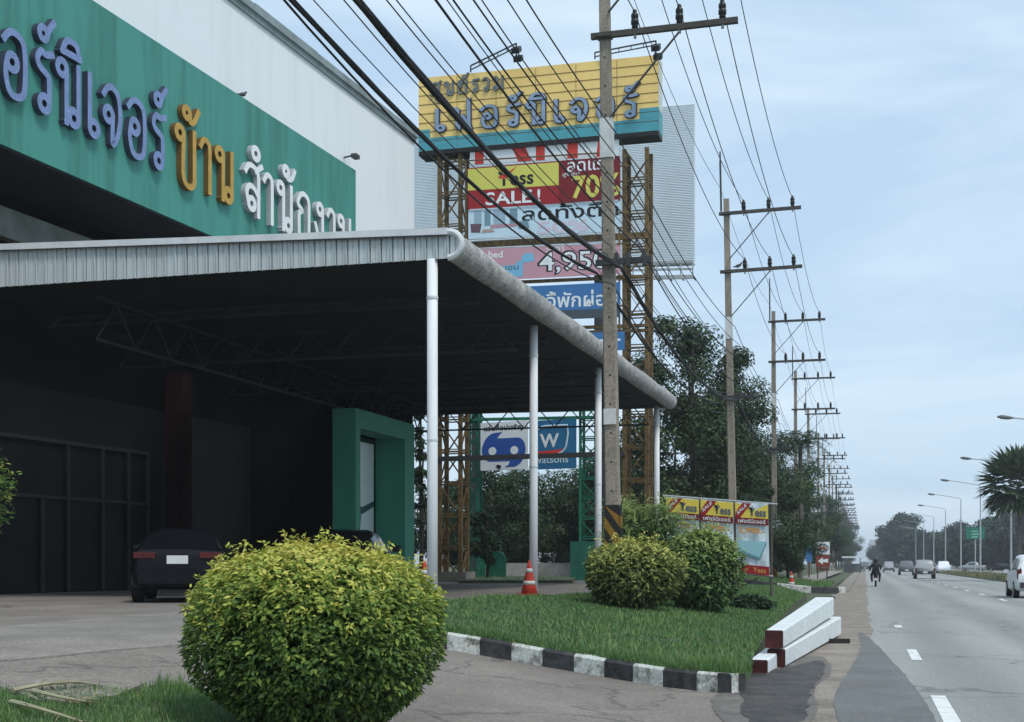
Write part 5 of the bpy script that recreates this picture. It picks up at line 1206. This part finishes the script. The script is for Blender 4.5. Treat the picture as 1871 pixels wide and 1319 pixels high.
for i, (px, d, sc) in enumerate(((1722, 400, .95), (1752, 370, 1.05), (1782, 350, .9), (1812, 330, 1.0), (1843, 300, 1.12), (1880, 285, 1.1), (1765, 300, .7), (1806, 290, .66), (1700, 420, .8))):
    o = tH if i == 0 else copy_tree(tH)
    put_tree(o, px, d, ['dark tree right of the dome tree', 'dark tree left of the green road sign', 'dark tree behind the green road sign', 'dark tree right of the green road sign', 'tall dark tree behind the fan palm', 'dark tree at the right edge', 'low tree in front of the row by the road sign', 'low tree in front of the row by the tall lamp', 'dark tree touching the dome tree'][i], 'trees beyond the road', 'broadleaf_tree', sc, i * 1.1, 0)
# palms
def palm(fan, h, r_, nf, seed, tr=.16):
    global R
    keep = R; R = random.Random(seed); t_ = bpy.data.objects.new('palm', None); COL.objects.link(t_)
    mb = MB(); mb.tube([(0, 0, -.3), (.05, 0, h * .5), (0, 0, h)], [tr * 1.2, tr, tr * .85], 10); mb.build('trunk', mat('palm_trunk', (.17, .155, .135), .9, .4, 5), t_)
    mb = MB(); mb.t = []; top = Vector((0, 0, h))
    for k in range(nf):
        a = k * 2.39996; el = radians(-50 + 125 * (k / nf)); d = Vector((cos(a) * cos(el), sin(a) * cos(el), sin(el)))
        if fan:
            st_ = top + d * r_ * .5; mb.v += []; up = (UP - d * UP.dot(d)).normalized(); sd_ = d.cross(up)
            for j in range(17):
                b_ = radians(-105 + 210 * j / 16); dd = (d * cos(b_) + sd_ * sin(b_) + up * R.uniform(-.12, .12) - UP * .12).normalized(); L_ = r_ * .52 * (1 - .15 * abs(b_))
                leaf_mesh(mb, st_, up + rvec() * .2, dd, L_, L_ * .2, R.random())
            leaf_mesh(mb, top, up, d, r_ * .55, .06, .2)
        else:
            pts = [top + d * r_ * t * 1.0 - UP * r_ * .75 * t * t for t in [j / 12 for j in range(13)]]
            for j in range(1, 13):
                p = pts[j]; dr = (pts[j] - pts[j - 1]).normalized(); sd_ = dr.cross(UP).normalized()
                for s_ in (-1, 1):
                    for jj in (0, .5): leaf_mesh(mb, p.lerp(pts[j - 1], jj), UP + rvec() * .3, sd_ * s_ + dr * .6 - UP * .35, r_ * .3 * (1 - .5 * j / 13), r_ * .028, R.random())
                leaf_mesh(mb, pts[j - 1], UP, dr, (pts[j] - pts[j - 1]).length * 1.2, .05, .3)
    mb.build('fronds', PALM, t_); R = keep; return t_
pf = palm(True, 7.5, 3.6, 54, 31); g = P(1861, HY, 108); pf.location = (g.x, g.y, .1); pf.name = 'fan_palm'; tag(pf, 'fan palm with a bare trunk at the right edge', 'palm')
pl_ = palm(False, 9.2, 2.5, 30, 32); g = Gd(1462, 90); pl_.location = g; pl_.name = 'feather_palm'; tag(pl_, 'feather palm with drooping fronds between the third and fourth poles', 'palm')

# ================================================================== AIR
hz = MB().abox(-1510, 1510, -62, 3510, -1.2, 30).build('haze', None); tag(hz, 'thin pale air over the whole road scene', 'haze', kind='stuff')
hm = bpy.data.materials.new('haze_air'); hm.use_nodes = True; hn = hm.node_tree; hn.nodes.remove(hn.nodes['Principled BSDF'])
vol = hn.nodes.new('ShaderNodeVolumePrincipled'); vol.inputs['Color'].default_value = (.86, .9, .95, 1); vol.inputs['Density'].default_value = .00042; vol.inputs['Anisotropy'].default_value = .2
hn.links.new(vol.outputs['Volume'], hn.nodes['Material Output'].inputs['Volume']); hz.data.materials.clear(); hz.data.materials.append(hm)
